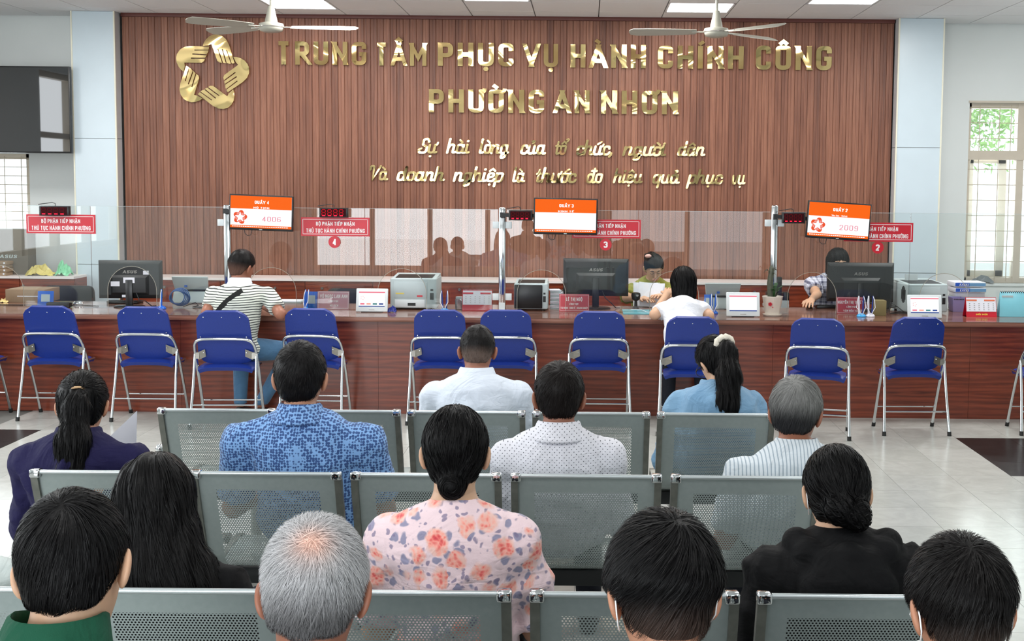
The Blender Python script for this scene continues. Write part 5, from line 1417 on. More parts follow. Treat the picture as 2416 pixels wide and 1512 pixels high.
def cloth(name, c, kind='plain', c2=None, rough=.8, sc=1.0):
    t = NT(name); co = t.coord(); L = lin(c)[:3]; L2 = lin(c2)[:3] if c2 else L
    n = t.noise(co, 22., 3)
    base = t.mix(n, tuple(x * .93 for x in L), tuple(min(1, x * 1.05) for x in L))
    s = t.n('SeparateXYZ', {0: co}); X, Y, Z = s, s.node.outputs[1], s.node.outputs[2]
    if kind == 'stripes':
        w = t.math('FRACT', t.math('MULTIPLY', t.math('ADD', Z, t.math('MULTIPLY', t.noise(co, 5., 2), .03)), 1 / .0185)); base = t.mix(t.math('LESS_THAN', w, .34), base, L2)
    if kind == 'pins':
        yoke = t.math('GREATER_THAN', Z, sc)
        a = t.math('ADD', t.math('MULTIPLY', X, t.math('SUBTRACT', 1., yoke)), t.math('MULTIPLY', Z, yoke))
        w = t.math('FRACT', t.math('MULTIPLY', t.math('ADD', a, t.math('MULTIPLY', t.noise(co, 4., 2), .02)), 1 / .013)); base = t.mix(t.math('LESS_THAN', w, .3), base, L2)
    if kind == 'dots':
        q = t.math; fr = lambda a, off: q('SUBTRACT', q('FRACT', q('ADD', q('MULTIPLY', a, 1 / .017), off)), .5)
        d = lambda o: q('ADD', q('MULTIPLY', fr(X, o), fr(X, o)), q('MULTIPLY', fr(Z, o), fr(Z, o)))
        base = t.mix(q('LESS_THAN', q('MINIMUM', d(0.), d(.5)), .009), base, L2)
    if kind == 'blots':
        v = t.n('TexVoronoi', {'Vector': t.map((1, .7, 1.0)), 'Scale': 100., 'Randomness': .45}); base = t.mix(t.math('MULTIPLY', t.ramp(v, [(.44, (1, 1, 1)), (.56, (0, 0, 0))]), .9), base, L2)
    if kind == 'plaid':
        q = t.math
        def band(a, p, w, o=0.): return q('LESS_THAN', q('FRACT', q('ADD', q('MULTIPLY', a, 1 / p), o)), w)
        k = q('ADD', q('MULTIPLY', q('ADD', band(X, .045, .42), band(Z, .045, .42)), .42), q('MULTIPLY', q('ADD', band(X, .045, .06, .3), band(Z, .045, .06, .3)), .3), clamp=True)
        base = t.mix(k, base, L2)
    if kind == 'denim': base = t.mix(t.noise(t.map((1, 1, .4)), 9., 5), L, L2)
    if kind == 'floral':
        wv = t.n('VectorMath', {0: t.map((1, .5, 1)), 1: t.n('VectorMath', {0: t.n('TexNoise', {'Vector': co, 'Scale': 22.}, out='Color'), 1: (.034, .034, .034)}, operation='MULTIPLY')}, operation='ADD')
        def blob(scale, lo, hi, seedv, pick):
            vv = t.n('VectorMath', {0: wv, 1: seedv}, operation='ADD')
            d = t.n('TexVoronoi', {'Vector': vv, 'Scale': scale, 'Randomness': .9}); cl = t.n('TexVoronoi', {'Vector': vv, 'Scale': scale, 'Randomness': .9}, out='Color')
            on = t.math('GREATER_THAN', t.n('SeparateXYZ', {0: cl}), pick); return d, t.math('MULTIPLY', t.ramp(d, [(lo, (1, 1, 1)), (hi, (0, 0, 0))]), on), vv
        d, m1, _ = blob(34., .34, .46, (3.1, .2, 1.7), .5); base = t.mix(m1, base, (146, 140, 168, 255)[:3] if False else lin((150, 146, 172))[:3])
        d, m2, vv = blob(60., .28, .40, (.4, .9, .3), .45); base = t.mix(t.math('MULTIPLY', m2, .8), base, lin((128, 118, 150))[:3])
        d, m3, vv = blob(17., .40, .52, (.7, .1, .2), .38)
        petals = t.n('TexVoronoi', {'Vector': vv, 'Scale': 90., 'Randomness': 1.})
        base = t.mix(m3, base, t.ramp(t.math('ADD', t.math('MULTIPLY', d, .9), t.math('MULTIPLY', petals, .5)), [(.12, (206, 62, 76)), (.34, (236, 116, 110)), (.5, (246, 168, 154)), (.7, (240, 196, 186))]))
    t.B(Base_Color=base, Roughness=rough); t.set(t.b, 'Specular IOR Level', .2); t.set(t.b, 'Sheen Weight', .15 if sum(c) > 260 else 0.)
    fo = t.noise(t.map((1, 1, .55)), 7., 3, .45, 1.6); f2 = t.noise(t.map((.5, 1, 1.6)), 16., 2, .5, 1.)
    t.bump(t.math('ADD', t.math('ADD', fo, t.math('MULTIPLY', f2, .35)), t.math('MULTIPLY', t.noise(co, 420., 2), .03)), .55, .035)
    return t.m


HM = hair_mat()
SK = dict(mid=skin_mat('warm_skin', (184, 130, 102)), tan=skin_mat('tan_skin', (152, 98, 76)), light=skin_mat('light_skin', (204, 162, 132)))
CL = dict(white=cloth('white_cotton', (214, 222, 234)), white2=cloth('white_knit', (226, 228, 234)), blue=cloth('blue_print_cotton', (132, 174, 226), 'blots', (40, 66, 122)),
          dots=cloth('dotted_white_cotton', (222, 222, 230), 'dots', (70, 74, 84)), pins=cloth('striped_white_cotton', (214, 222, 228), 'pins', (158, 172, 184), sc=.93),
          polo=cloth('striped_polo_knit', (212, 216, 206), 'stripes', (58, 62, 62)), navy=cloth('navy_cloth', (30, 27, 66)), black=cloth('black_cloth', (11, 11, 13)), green=cloth('green_uniform_cloth', (20, 74, 54)),
          denim=cloth('denim', (92, 134, 170), 'denim', (136, 172, 200)), floral=cloth('floral_chiffon', (240, 214, 220), 'floral', rough=.6), olive=cloth('olive_blouse_cloth', (138, 140, 58)),
          plaid=cloth('plaid_cotton', (214, 218, 232), 'plaid', (34, 40, 88)), jeans=cloth('blue_jeans', (58, 92, 124), 'denim', (82, 118, 148)), dark=cloth('dark_trousers', (30, 32, 40)), darknavy=cloth('charcoal_cloth', (24, 24, 34)),
          pale=cloth('pale_grey_cloth', (204, 214, 212)), cream=cloth('cream_ruffle', (222, 226, 210)))
BLK = np.array(lin((11, 10, 11))[:3]); SHOE = mat('black_shoe', (22, 20, 20), .4)


def sample_strands(V, Q, fn, flow, n, L, w, lift, seed, steps=7, cfun=None, keep=None, wobs=.12):
    """thin tapering ribbons that follow the hair surface along its flow"""
    r = np.random.RandomState(seed); P = V[Q[r.randint(0, len(Q), n)][:, 0]].astype(f32) + r.normal(size=(n, 3)).astype(f32) * .002
    if keep is not None: P = P[keep(P)]
    n = len(P); ds = L / steps * r.uniform(.6, 1.25, (n, 1)).astype(f32); e = .003
    def grad(X):
        g = np.stack([fn(X + v3(*(e if i == j else 0 for j in range(3)))) - fn(X - v3(*(e if i == j else 0 for j in range(3)))) for i in range(3)], 1); return g / (np.linalg.norm(g, axis=1, keepdims=True) + 1e-9)
    pts = []; nr = []; wob = r.normal(size=(n, 3)).astype(f32) * wobs; base = r.uniform(.0003, .002, (n, 1)).astype(f32)
    for k in range(steps + 1):
        g = grad(P); d = fn(P)[:, None]; P = P - g * np.clip(d - (base + lift * (k / steps) ** 1.6), -.01, .01)
        pts.append(P.copy()); nr.append(g)
        v = flow(P) + wob; v = v - g * (v * g).sum(1, keepdims=True); v /= np.linalg.norm(v, axis=1, keepdims=True) + 1e-9; P = P + v * ds
    pts = np.stack(pts, 1); nr = np.stack(nr, 1); T_ = np.gradient(pts, axis=1); sd = np.cross(T_, nr); sd /= np.linalg.norm(sd, axis=2, keepdims=True) + 1e-9
    tw = r.normal(size=(n, 1, 1)).astype(f32) * .5; sd = sd + nr * tw; sd /= np.linalg.norm(sd, axis=2, keepdims=True) + 1e-9
    ww = (w * (1 - (np.arange(steps + 1) / (steps + .15)) ** 2.2))[None, :, None] * r.uniform(.6, 1.3, (n, 1, 1)); A = pts + sd * ww / 2; B = pts - sd * ww / 2
    VV = np.stack([A, B], 2).reshape(-1, 3); m = steps + 1
    i = np.arange(n)[:, None] * (2 * m) + 2 * np.arange(steps)[None, :]; q = np.stack([i, i + 1, i + 3, i + 2], -1).reshape(-1, 4)
    sr = np.repeat(r.uniform(0, 1, n), 2 * m); return VV, q, sr


def person(lab, hx, hyt, Yh, hip, hs=1., sw=.175, build=1., tx=None, pitch=.25, yaw=0., roll=0., shirt='white', sleeve=.62, trousers='dark', hair='short', skin='mid', face=1, rz=0., slouch=.0, drop=.0, nl=.0,
           collar=None, arms=None, hairc=None, hair2=None, seed=1, h=.0105, hh=.005, loose=.012, legs=True, hood=False, feat=False, hands=False, nstr=1500, wrk=.0045, seat=.44, opts=None, seatfix=None):
    """hx,hyt: where the top of the head is seen; Yh: depth of the head; hip: depth of the hips; face=+1 looks away from the camera"""
    opts = opts or {}
    X, zt = U(hx, hyt, Yh); TX = U(tx if tx is not None else hx, hyt, Yh)[0]
    org = Vector((TX, hip, 0)); fz = 0 if face > 0 else math.pi
    loc = lambda x, y, z: (Matrix.Rotation(-(fz + rz), 4, 'Z') @ (Vector((x, y, z)) - org))
    hc = np.array(loc(X, Yh, zt - .122 * hs), f32); R = rotm(yaw, pitch, roll)
    nb = hc + np.array((0, -.045 - .03 * pitch, -.150), f32) * hs; nb[2] -= nl; nb[0] = hc[0] * .75
    pel = v3(0, 0, seat + .10); b = build
    mid = pel * .62 + nb * .38 + v3(0, -.03 - slouch * .6, 0); chest = pel * .30 + nb * .70 + v3(0, -.02 - slouch, 0); up = pel * .12 + nb * .88 + v3(0, -.012 - slouch * .5, -.02)
    zs = nb[2] - .055 - drop; SH = [v3(nb[0] * .6 + sx * sw, nb[1] + .0, zs) for sx in (-1, 1)]
    if arms is None: ew = opts.get('elb', .055); EL = [SH[0] + v3(-ew, .07, -.26), SH[1] + v3(ew, .07, -.26)]; WR = [v3(-.10, nb[1] + .30, seat + .2), v3(.10, nb[1] + .30, seat + .2)]
    else: EL = [np.array(loc(*arms[k][0]), f32) for k in (0, 1)]; WR = [np.array(loc(*arms[k][1]), f32) for k in (0, 1)]

    def torso(p, t=0.):
        d = ell(p, pel, (.165 * b + t, .125 * b + t, .10)); d = smin(d, ell(p, mid, (.148 * b + t, .112 * b + t, .17)), .07)
        d = smin(d, ell(p, chest, (.160 * b + t, .115 * b + t, .17)), .06); d = smin(d, ell(p, up, (.150 * b + t, .085 * b + t, .10)), .05)
        for S in SH:
            d = smin(d, cone(p, nb + v3(0, 0, -.03), S + v3(0, 0, -.005), .05 + t, .052 * b ** .5 + t), .035)
            d = smin(d, cone(p, nb + v3(0, -.005, .02), nb * .45 + S * .55 + v3(0, -.01, .0), .046 + t * .5, .04 + t), .03)
        return d

    def armf(p, t=0., upto=None):
        d = None
        for S, E, W in zip(SH, EL, WR):
            if upto is None or upto > 1:
                e = chain(p, [S, E, W], [.050 * b ** .5 + t, .040 + t, .029 + t], .02)
                if upto is not None and upto < 2: c = E * (2 - upto) + W * (upto - 1); dr = (W - E) / np.linalg.norm(W - E); e = np.maximum(e, (p - c) @ dr)
            else:
                c = S * (1 - upto) + E * upto; dr = (E - S) / np.linalg.norm(E - S); e = np.maximum(cone(p, S, E, .054 * b ** .5 + t, .052 + t * 1.3), (p - c) @ dr)
            d = e if d is None else np.minimum(d, e)
        return d
    KN = [v3(-.11 * b, .43, seat + .065), v3(.11 * b, .43, seat + .065)]; AN = [v3(-.12, .42 + opts.get('ank', 0), .09), v3(.12, .42 + opts.get('ank', 0), .09)]
    if 'knees' in opts: KN = [np.array(loc(*q), f32) for q in opts['knees']]; AN = [np.array(loc(*q), f32) for q in opts['ankles']]

    def legf(p, t=0.):
        d = None
        for sx, K, A in ((-1, KN[0], AN[0]), (1, KN[1], AN[1])):
            e = chain(p, [v3(sx * .09, .02, seat + .095), K, A], [.082 * b + t, .06 + t, .042 + t], .02); d = e if d is None else np.minimum(d, e)
        return d
    # ---- skin body
    lo = np.minimum.reduce([pel - .22 * b, nb - .3, hc - .1] + [q - .08 for q in EL + WR + (KN + AN if legs else [])]); hi = np.maximum.reduce([pel + .22 * b, nb + .26, hc - v3(0, 0, .02)] + [q + .08 for q in EL + WR + (KN + AN if legs else [])])
    lo[2] = .02 if legs else seat + .005

    def hand_f(p, W, E, side):
        a = (W - E) / np.linalg.norm(W - E); dn = v3(0, 0, -1); n_ = dn - a * (dn @ a); n_ /= np.linalg.norm(n_) + 1e-6; s = np.cross(n_, a) * side
        Rm = np.stack([s, a, n_], 1).astype(f32); d = ell(p, W + a * .045, (.038, .05, .015), Rm); d = smin(d, cone(p, W - a * .03, W + a * .02, .028, .024), .02)
        for i, (o, L) in enumerate(((-.029, .062), (-.010, .075), (.010, .070), (.028, .056))):
            k = W + a * .082 + s * o; m1 = k + a * L * .5 + s * o * .25 + n_ * .006; tp = m1 + a * L * .42 + n_ * .020 + s * o * .1
            d = smin(d, chain(p, [k - a * .02, m1, tp], [.0095, .0085, .0070], .004), .006)
        k = W + a * .02 - s * .03; return smin(d, chain(p, [k, k + a * .03 - s * .022 + n_ * .006, k + a * .06 - s * .026 + n_ * .016], [.013, .0105, .008], .004), .01)

    def body(p):
        d = torso(p, -.006); d = smin(d, armf(p, -.002), .03)
        if legs: d = smin(d, legf(p, -.006), .02)
        return smin(d, cone(p, nb + v3(0, 0, -.02), hc + R @ v3(0, -.02, -.055) * hs, .060, .052), .03)
    parts = [mesh_field(body, lo, hi, h)]

    def headf(p):
        q = ((p - hc) @ R) / hs
        d = ell(q, v3(0, -.010, .020), (.074, .094, .096)); d = smin(d, ell(q, v3(0, .022, -.038), (.058, .068, .078)), .03); d = smin(d, ell(q, v3(0, .052, -.088), (.026, .026, .022)), .03)
        if feat:
            d = smin(d, cone(q, v3(0, .090, .012), v3(0, .112, -.028), .007, .012), .012); d = smin(d, ell(q, v3(0, .092, -.062), (.022, .012, .010)), .010)
            d = smin(d, ell(q, v3(0, .083, .03), (.05, .015, .012)), .02)
        else: d = smin(d, cone(q, v3(0, .088, .012), v3(0, .108, -.028), .007, .012), .012)
        for sx in (-1, 1):
            ear = ell(q, v3(sx * .083, -.006, -.012), (.0085, .021, .033), rotm(sx * .55, 0, 0) @ rotm(0, 0, sx * .16)); ear = np.maximum(ear, -ell(q, v3(sx * .091, .006, -.008), (.007, .011, .018))); d = smin(d, ear, .006)
        d = d * hs
        return smin(d, cone(p, nb + v3(0, 0, .01), hc + R @ v3(0, -.022, -.05) * hs, .058, .051), .02)
    hl, hu = hc - .15 * hs, hc + .145 * hs; hl[2] = min(hl[2], nb[2] + .0)
    parts.append(mesh_field(headf, hl, hu, hh))
    if hands:
        for k, sd in ((0, 1), (1, -1)):
            W, E = WR[k], EL[k]; parts.append(mesh_field(lambda p: hand_f(p, W, E, sd), W - .2, W + .2, .0042))
    o = np_obj('person', parts, SK[skin]); o.location = org; o.rotation_euler = (0, 0, fz + rz); tag(o, lab, 'person')
    # ---- clothing

    def shirtf(p):
        d = smin(torso(p, loose), armf(p, loose, sleeve), .022); d = smin(d, cone(p, nb + v3(0, 0, -.075), nb + v3(0, -.003, -.024 if collar else .002), .078, .067 if collar else .0645), .025)
        a = wr(p, seed, (1, 1, 1.8), 6, 5.); c_ = wr(p, seed + 5, (1.5, 1, .6), 5, 9.)
        nw = np.clip((np.linalg.norm(p - nb - v3(0, 0, .02), axis=1) - .085) / .08, 0, 1)
        d = d + nw * (wrk * 1.5 * (np.abs(a) * 3 - .8) + wrk * .9 * (np.abs(c_) * 2.6 - .6))
        if sleeve > .5 and opts.get('seam', 1):
            for S in SH: d = d + .0028 * nw * np.exp(-((np.abs(p[:, 0] - S[0] * .93) + .12 * (nb[2] - p[:, 2])) / .0045) ** 2)
            d = d + .002 * np.exp(-((p[:, 2] - zs + .055 + .15 * np.abs(p[:, 0])) / .004) ** 2) * (collar is not None)
        if hood:
            for k in range(8):
                a0, a1 = [math.pi * (1.12 - 1.24 * q / 8) for q in (k, k + 1)]; g_ = lambda a: nb + v3(.118 * math.cos(a), -.01 - .095 * math.sin(a), .030 - .022 * abs(math.sin(a)) + .012 * math.sin(a * 5))
                d = smin(d, cone(p, g_(a0), g_(a1), .036, .036), .012)
            d = smin(d, ell(p, nb + v3(0, -.12, -.055), (.125, .05, .075)), .02)
        if 'neck' in opts: d = np.maximum(d, -cone(p, nb + v3(0, .012, -.01 + opts['neck']), hc, .07, .075))
        return np.maximum(d, (seat - .0) - p[:, 2]) if legs else d
    lo2 = np.minimum.reduce([pel - .26 * b, nb - .26] + [q - .09 for q in EL] + ([q - .09 for q in WR] if sleeve > 1 else [])); hi2 = np.maximum.reduce([pel + .26 * b, nb + .2] + [q + .09 for q in EL] + ([q + .09 for q in WR] if sleeve > 1 else [])); lo2[2] = seat - .02
    np_obj('shirt' if not hood else 'hooded_top', [mesh_field(shirtf, lo2, hi2, h)], CL[shirt], o)
    if collar:
        c = collar if isinstance(collar, dict) else {}; g = G(); n = 28; ax = (hc - nb); ax /= np.linalg.norm(ax); tl = .30
        prof = [(.078, -.03, 0), (.072, .010, 0), (.0675, .034 + c.get('h', 0), 0), (.071, .038 + c.get('h', 0), 0), (.077, .034 + c.get('h', 0), 0), (.089, .006, 0), (.101, -.016, 0), (.104, -.024, 0), (.099, -.030, 0)]
        base = nb + v3(0, -.007, .040 + c.get('z', 0)); v = []
        for r__, z, _ in prof:
            for k in range(n):
                a = 2 * math.pi * k / n; y = r__ * math.sin(a) * 1.02; v.append((base[0] + r__ * math.cos(a) * c.get('w', 1.0) + ax[0] * z, base[1] + y + ax[1] * z, base[2] + z - y * -tl * -1 * (1 if y > 0 else .25)))
        m_ = len(prof); f = [(i * n + k, i * n + (k + 1) % n, ((i + 1) % m_) * n + (k + 1) % n, ((i + 1) % m_) * n + k) for i in range(m_) for k in range(n)]
        g.add(v, f).obj('collar', CL[c.get('m', shirt)] if c.get('m', shirt) in CL else c['m'], o, smooth=1.3)
    if legs:
        np_obj('trousers', [mesh_field(lambda p: np.maximum(legf(p, .006) + .003 * wr(p, seed + 9, f=9.), .1 - p[:, 2]), np.minimum.reduce([v3(-.2, -.12, .06)] + [q - .1 for q in KN + AN]) * v3(1, 1, 0) + v3(0, 0, .06), np.maximum.reduce([v3(.2, .2, seat + .2)] + [q + .1 for q in KN + AN]), h * 1.25)], CL[trousers], o)
        for A in AN: G().add(*_shoe(A)).obj('shoe', SHOE, o, smooth=1)
    # ---- hair
    hloc = lambda q: (q @ R.T) * hs + hc
    zl = ([-.12, -.075, -.045, -.02, .01, .045, .075, .12], [-.088, -.084, -.06, -.005, -.004, .028, .05, .07])
    if hair != 'short': zl = ([-.12, -.06, -.03, -.01, .012, .045, .075, .12], [-.10, -.095, -.07, -.02, -.01, .03, .055, .07])
    zoff = opts.get('zoff', 0.)
    H2 = opts

    def cap(p, t0=.004, t1=.016):
        q = ((p - hc) @ R) / hs; s = np.clip((q[:, 2] + opts.get('tz', .055)) / opts.get('tw', .10), 0, 1); t = t0 + (t1 - t0) * s * s * (3 - 2 * s)
        d = smin(ell(q, v3(0, -.010, .020), (.074, .094, .096)), ell(q, v3(0, -.012, -.035), (.062, .072, .06)), .03) - t
        line = np.interp(q[:, 1], *zl).astype(f32) + zoff + .0025 * np.sin(q[:, 0] * 110) * (q[:, 1] < -.03)
        if hair == 'short' and opts.get('fade'): line = line + .0
        return smin(d, line - q[:, 2] + 0 * d, -.006) * hs if False else np.maximum(d, (line - q[:, 2]) * .8) * hs
    tie = hloc(v3(*opts.get('tie', (0, -.125, .0)))[None, :])[0]; extra = None; wh = hloc(v3(*opts.get('whorl', (.01, -.085, .085)))[None, :])[0]
    if hair == 'short':
        t0, t1 = opts.get('t', (.003, .015)); fn = lambda p: cap(p, t0, t1) + .0022 * wr(p, seed + 3, f=26.)
    elif hair in ('pony', 'bun', 'updo'):
        if hair == 'pony':
            T = [np.array(q, f32) for q in opts['tail']]; T = [tie] + [tie + t for t in T]; rs = opts['rs']
            extra = lambda p: chain(p, T, rs, .03, .75) + .0035 * np.sin((p[:, 0] * 240 + 3 * np.sin(p[:, 2] * 20))) * .6
        elif hair == 'bun':
            c1 = hloc(v3(*opts.get('bun', (0, -.105, -.06)))[None, :])[0]; rr_ = opts.get('br', (.040, .03, .034))
            extra = lambda p: smin(ell(p, c1 + v3(-.016, 0, .008), rr_), ell(p, c1 + v3(.020, -.002, -.006), (rr_[0] * .8, rr_[1], rr_[2] * 1.05)), .006) + .0015 * np.sin(p[:, 0] * 300 + p[:, 2] * 200)
        else:
            c1 = hloc(v3(*opts.get('bun', (0, -.085, -.085)))[None, :])[0]; rr_ = opts.get('br', (.035, .03, .04)); extra = lambda p: ell(p, c1, rr_)
        tc = opts.get('t', (.008, .015)); fn = lambda p: smin(cap(p, *tc), extra(p), .018)
    elif hair == 'bob':
        def fn(p):
            q = ((p - hc) @ R) / hs; d = ell(q, v3(0, -.012, .018), (.094, .108, .110)); d = smin(d, cone(q, v3(0, -.03, .0), v3(0, -.035, -.10), .088, .094, .85), .04)
            d = np.maximum(d, -.135 + opts.get('cut', 0) - q[:, 2] + .012 * np.sin(q[:, 0] * 60)); d = np.maximum(d, -np.maximum(ell(q, v3(0, .085, -.05), (.062, .075, .10)), -1)); return d * hs + .003 * np.sin(q[:, 0] * 210 + 2 * np.sin(q[:, 2] * 30)) * .5
    elif hair == 'long':
        T = [np.array(q, f32) for q in opts['drape']]; T = [hc + t for t in T]; rs = opts['rs']
        def fn(p):
            d = smin(cap(p, .016, .018), chain(p, T, rs, .05, .62), .05); return d + .004 * np.sin(p[:, 0] * 120 + 8 * p[:, 2] + 2 * np.sin(p[:, 2] * 17)) * .6
    mn, mx = hc - .14 * hs, hc + .14 * hs
    if hair == 'pony': mn = np.minimum.reduce([mn] + [t - .07 for t in T]); mx = np.maximum.reduce([mx] + [t + .07 for t in T])
    if hair == 'long': mn = np.minimum.reduce([mn] + [t - .2 for t in T]); mx = np.maximum.reduce([mx] + [t + .2 for t in T])
    if hair == 'bob': mn = mn - v3(0, 0, .04)
    if hair in ('bun', 'updo'): mn = mn - v3(0, .04, .03)
    V, Q = mesh_field(fn, mn, mx, hh)

    def flow(p):
        if hair == 'short': a = p - wh; a /= np.linalg.norm(a, axis=1, keepdims=True) + 1e-6; return a + v3(opts.get('fx', 0), 0, -.55) + np.cross(a, v3(0, -1, .3)) * .3
        if hair in ('pony', 'bun', 'updo'):
            tt = tie if hair == 'pony' else c1; a = tt - p; L_ = np.linalg.norm(a, axis=1, keepdims=True); a = a / (L_ + 1e-6); dn = (p[:, 2:3] < tt[2] - .0) & (p[:, 1:2] < tt[1] + .03) if hair == 'pony' else (L_ < .04)
            return np.where(dn, v3(0, -.1, -1) if hair == 'pony' else np.cross(a, v3(0, -1, 0)), a)
        a = p - hloc(v3(0, .0, .11)[None, :])[0]; a = a / (np.linalg.norm(a, axis=1, keepdims=True) + 1e-6); return a * v3(.7, .7, 0) + v3(opts.get('sway', 0), 0, -1)
    top = np.array(lin(hairc)[:3]) if hairc else BLK; bot = np.array(lin(hair2)[:3]) if hair2 else top

    def tint(P, sr):
        q = ((P - hc) @ R) / hs; s = np.clip((q[:, 2] + .075 + opts.get('fz', 0)) / opts.get('fw', .08), 0, 1)[:, None]; s = s * s * (3 - 2 * s); c = bot * (1 - s) + top * s
        if opts.get('bald'): w_ = np.exp(-(np.linalg.norm(P - wh, axis=1) / opts['bald']) ** 2)[:, None]; c = c * (1 - w_) + np.array(lin((226, 178, 158))[:3]) * w_
        return c * (.65 + .75 * sr[:, None])
    S = sample_strands(V, Q, fn, flow, nstr, opts.get('L', .035 if hair == 'short' else .07), opts.get('w', .0016 if hair == 'short' else .0022), opts.get('lift', .003), seed, keep=(lambda P: (((P - hc) @ R)[:, 2] > opts['root'] * hs)) if 'root' in opts else None, wobs=opts.get('wob', .12))
    rs_ = np.random.RandomState(seed + 2); cV = tint(V, .35 + .3 * wr(V.astype(f32), seed + 8, f=60.)); cS = tint(S[0], S[2])
    ho = np_obj('hair', [(V, Q), (S[0], S[1])], HM, o, col=np.concatenate([cV, cS]))
    W2 = lambda q: Vector(hloc(v3(*q)[None, :])[0].tolist())
    if opts.get('mask'):
        for sx in opts['mask']:
            a = [W2((sx * .083, -.012, .012)), W2((sx * .086, -.028, -.008)), W2((sx * .083, -.024, -.034)), W2((sx * .076, .0, -.052)), W2((sx * .064, .05, -.06))]; G().tube(a, .0014, 6).obj('mask_strap', M['white'], o, smooth=1)
            a = [W2((sx * .083, -.006, .016)), W2((sx * .081, .03, -.01)), W2((sx * .066, .06, -.02))]; G().tube(a, .0013, 6).obj('mask_strap', M['white'], o, smooth=1)
    if opts.get('glasses'):
        g = G()
        for sx in (-1, 1): g.tube([W2((sx * .081, -.01, .012)), W2((sx * .076, .06, .016)), W2((sx * .062, .098, .014))], .0018, 6); g.tube([W2((sx * .034 + .026 * math.cos(a), .104, .006 + .02 * math.sin(a))) for a in [k * .5236 for k in range(12)]], .0018, 6, closed=True)
        g.obj('glasses', M['black'], o)
    if opts.get('tieband'):
        c, rr_, mm = opts['tieband']; dr = (Vector(T[1].tolist()) - Vector(T[0].tolist())).normalized(); a1 = dr.orthogonal().normalized(); a2 = dr.cross(a1); cc = Vector(T[0].tolist()) + dr * c; g = G(); pts = []
        for k in range(40):
            a = k * 2 * math.pi / 40; rw = rr_ * (1 + opts.get('ruff', 0) * math.sin(a * 9)); pts.append(cc + a1 * math.cos(a) * rw + a2 * math.sin(a) * rw + dr * opts.get('ruff', 0) * .03 * math.cos(a * 7))
        g.tube(pts, [opts.get('bt', .004) * (1 + opts.get('ruff', 0) * 1.2 * math.sin(k * 1.9)) for k in range(40)], 10, closed=True).obj('hair_tie', mm, o, smooth=1)
    if feat:
        for sx in (-1, 1):
            G().tube([W2((sx * .016, .0985, .030)), W2((sx * .030, .098, .036)), W2((sx * .046, .088, .030))], [.0022, .003, .0016], 6).obj('eyebrow', HM2, o)
            e = W2((sx * .031, .0865, .008)); G().ball(e, .0115 * hs, 12, 8).obj('eye', M['white'], o, smooth=1)
            G().tube([W2((sx * .018, .0955, .008)), W2((sx * .031, .1005, .004 if feat == 2 else .011)), W2((sx * .045, .092, .008))], .0022, 6).obj('eyelid', HM2, o)
            if feat != 2: G().ball(W2((sx * .031, .0965, .007)), .0045, 8, 6).obj('iris', M['black'], o)
            else: G().ball(W2((sx * .031, .0885, .010)), .0122 * hs, 12, 8).obj('upper_lid', SK[skin], o, smooth=1)
        G().ball(W2((0, .1035, -.058)), (.019 * hs, .006, .006), 12, 8).obj('lips', mat('lips', (176, 84, 80), .4) if 'lips' not in M else M['lips'], o, smooth=1)
    return o, dict(shirtf=shirtf, hc=hc, nb=nb, SH=SH, EL=EL, WR=WR, R=R, W2=W2, loc=loc)


def _shoe(A):
    g = G(); ax, ay = float(A[0]), float(A[1])
    def fn(u, v):
        a = 2 * math.pi * u; y = -.07 + .25 * v; w = .042 * (1 - (2 * v - 1) ** 6) ** .5 * (.85 + .3 * math.sin(v * 2.4)); h_ = (.09 * (1 - v) + .045 * v) * (1 - (2 * v - 1) ** 8) ** .5
        return (ax + w * math.cos(a), ay + y, max(0, h_ * .5 + h_ * .5 * math.sin(a)) + .001)
    g.sheet(fn, 12, 10); return g.v, g.f


HM2 = mat('brow_hair', (30, 24, 22), .6); M['lips'] = mat('lips', (176, 84, 80), .4)
# ------------------------------------------------------------------ who is in the hall
H1, H2_, H3, H4 = 5.29 + .29, 4.135 + .29, 2.925 + .29, 1.74 + .29
person('man in a plain white shirt with a faded buzz cut on the front bench', 1127, 768, 5.60, H1, hs=.96, sw=.185, pitch=.35, shirt='white', sleeve=.75, collar=True, hair='short', hairc=(26, 24, 24), hair2=(104, 88, 80), seed=11, opts=dict(t=(.0015, .010), L=.012, lift=.001, fz=-.03, fw=.06), skin='tan', slouch=.03, h=.012, hh=.0065, nstr=1500)
person('woman in a denim jacket with a long ponytail in a cream scrunchie', 1692, 795, 5.60, H1, hs=.97, sw=.165, pitch=.62, yaw=.55, roll=-.12, tx=1688, shirt='denim', sleeve=1.9, collar=dict(h=.0), hair='pony', seed=12, skin='light', slouch=.05, h=.012, hh=.0065, wrk=.005, loose=.022,
       opts=dict(tie=(0, -.115, .045), tail=[(.01, -.05, -.03), (.012, -.115, -.14), (.0, -.15, -.26), (-.01, -.15, -.36)], rs=[.026, .036, .050, .052, .03], tieband=(.004, .034, mat('cream_scrunchie', (226, 218, 202), .8)), bt=.015, ruff=.14, glasses=True, lift=.006), nstr=2200)
person('woman in a navy jacket with a black ponytail and tan hair tie, second row', 194, 880, 4.42, H2_, hs=.98, sw=.175, pitch=.32, yaw=.12, tx=208, shirt='navy', sleeve=1.9, collar=dict(h=.004), hair='pony', seed=13, skin='mid', slouch=.03, wrk=.008, loose=.018,
       opts=dict(tie=(.01, -.112, .045), tail=[(.006, -.03, -.06), (.01, -.075, -.18), (.005, -.09, -.32), (-.0, -.08, -.44)], rs=[.02, .038, .054, .058, .045], tieband=(.0, .020, mat('tan_elastic', (196, 160, 120), .6)), bt=.0042, mask=(-1,), lift=.005), nstr=2600)
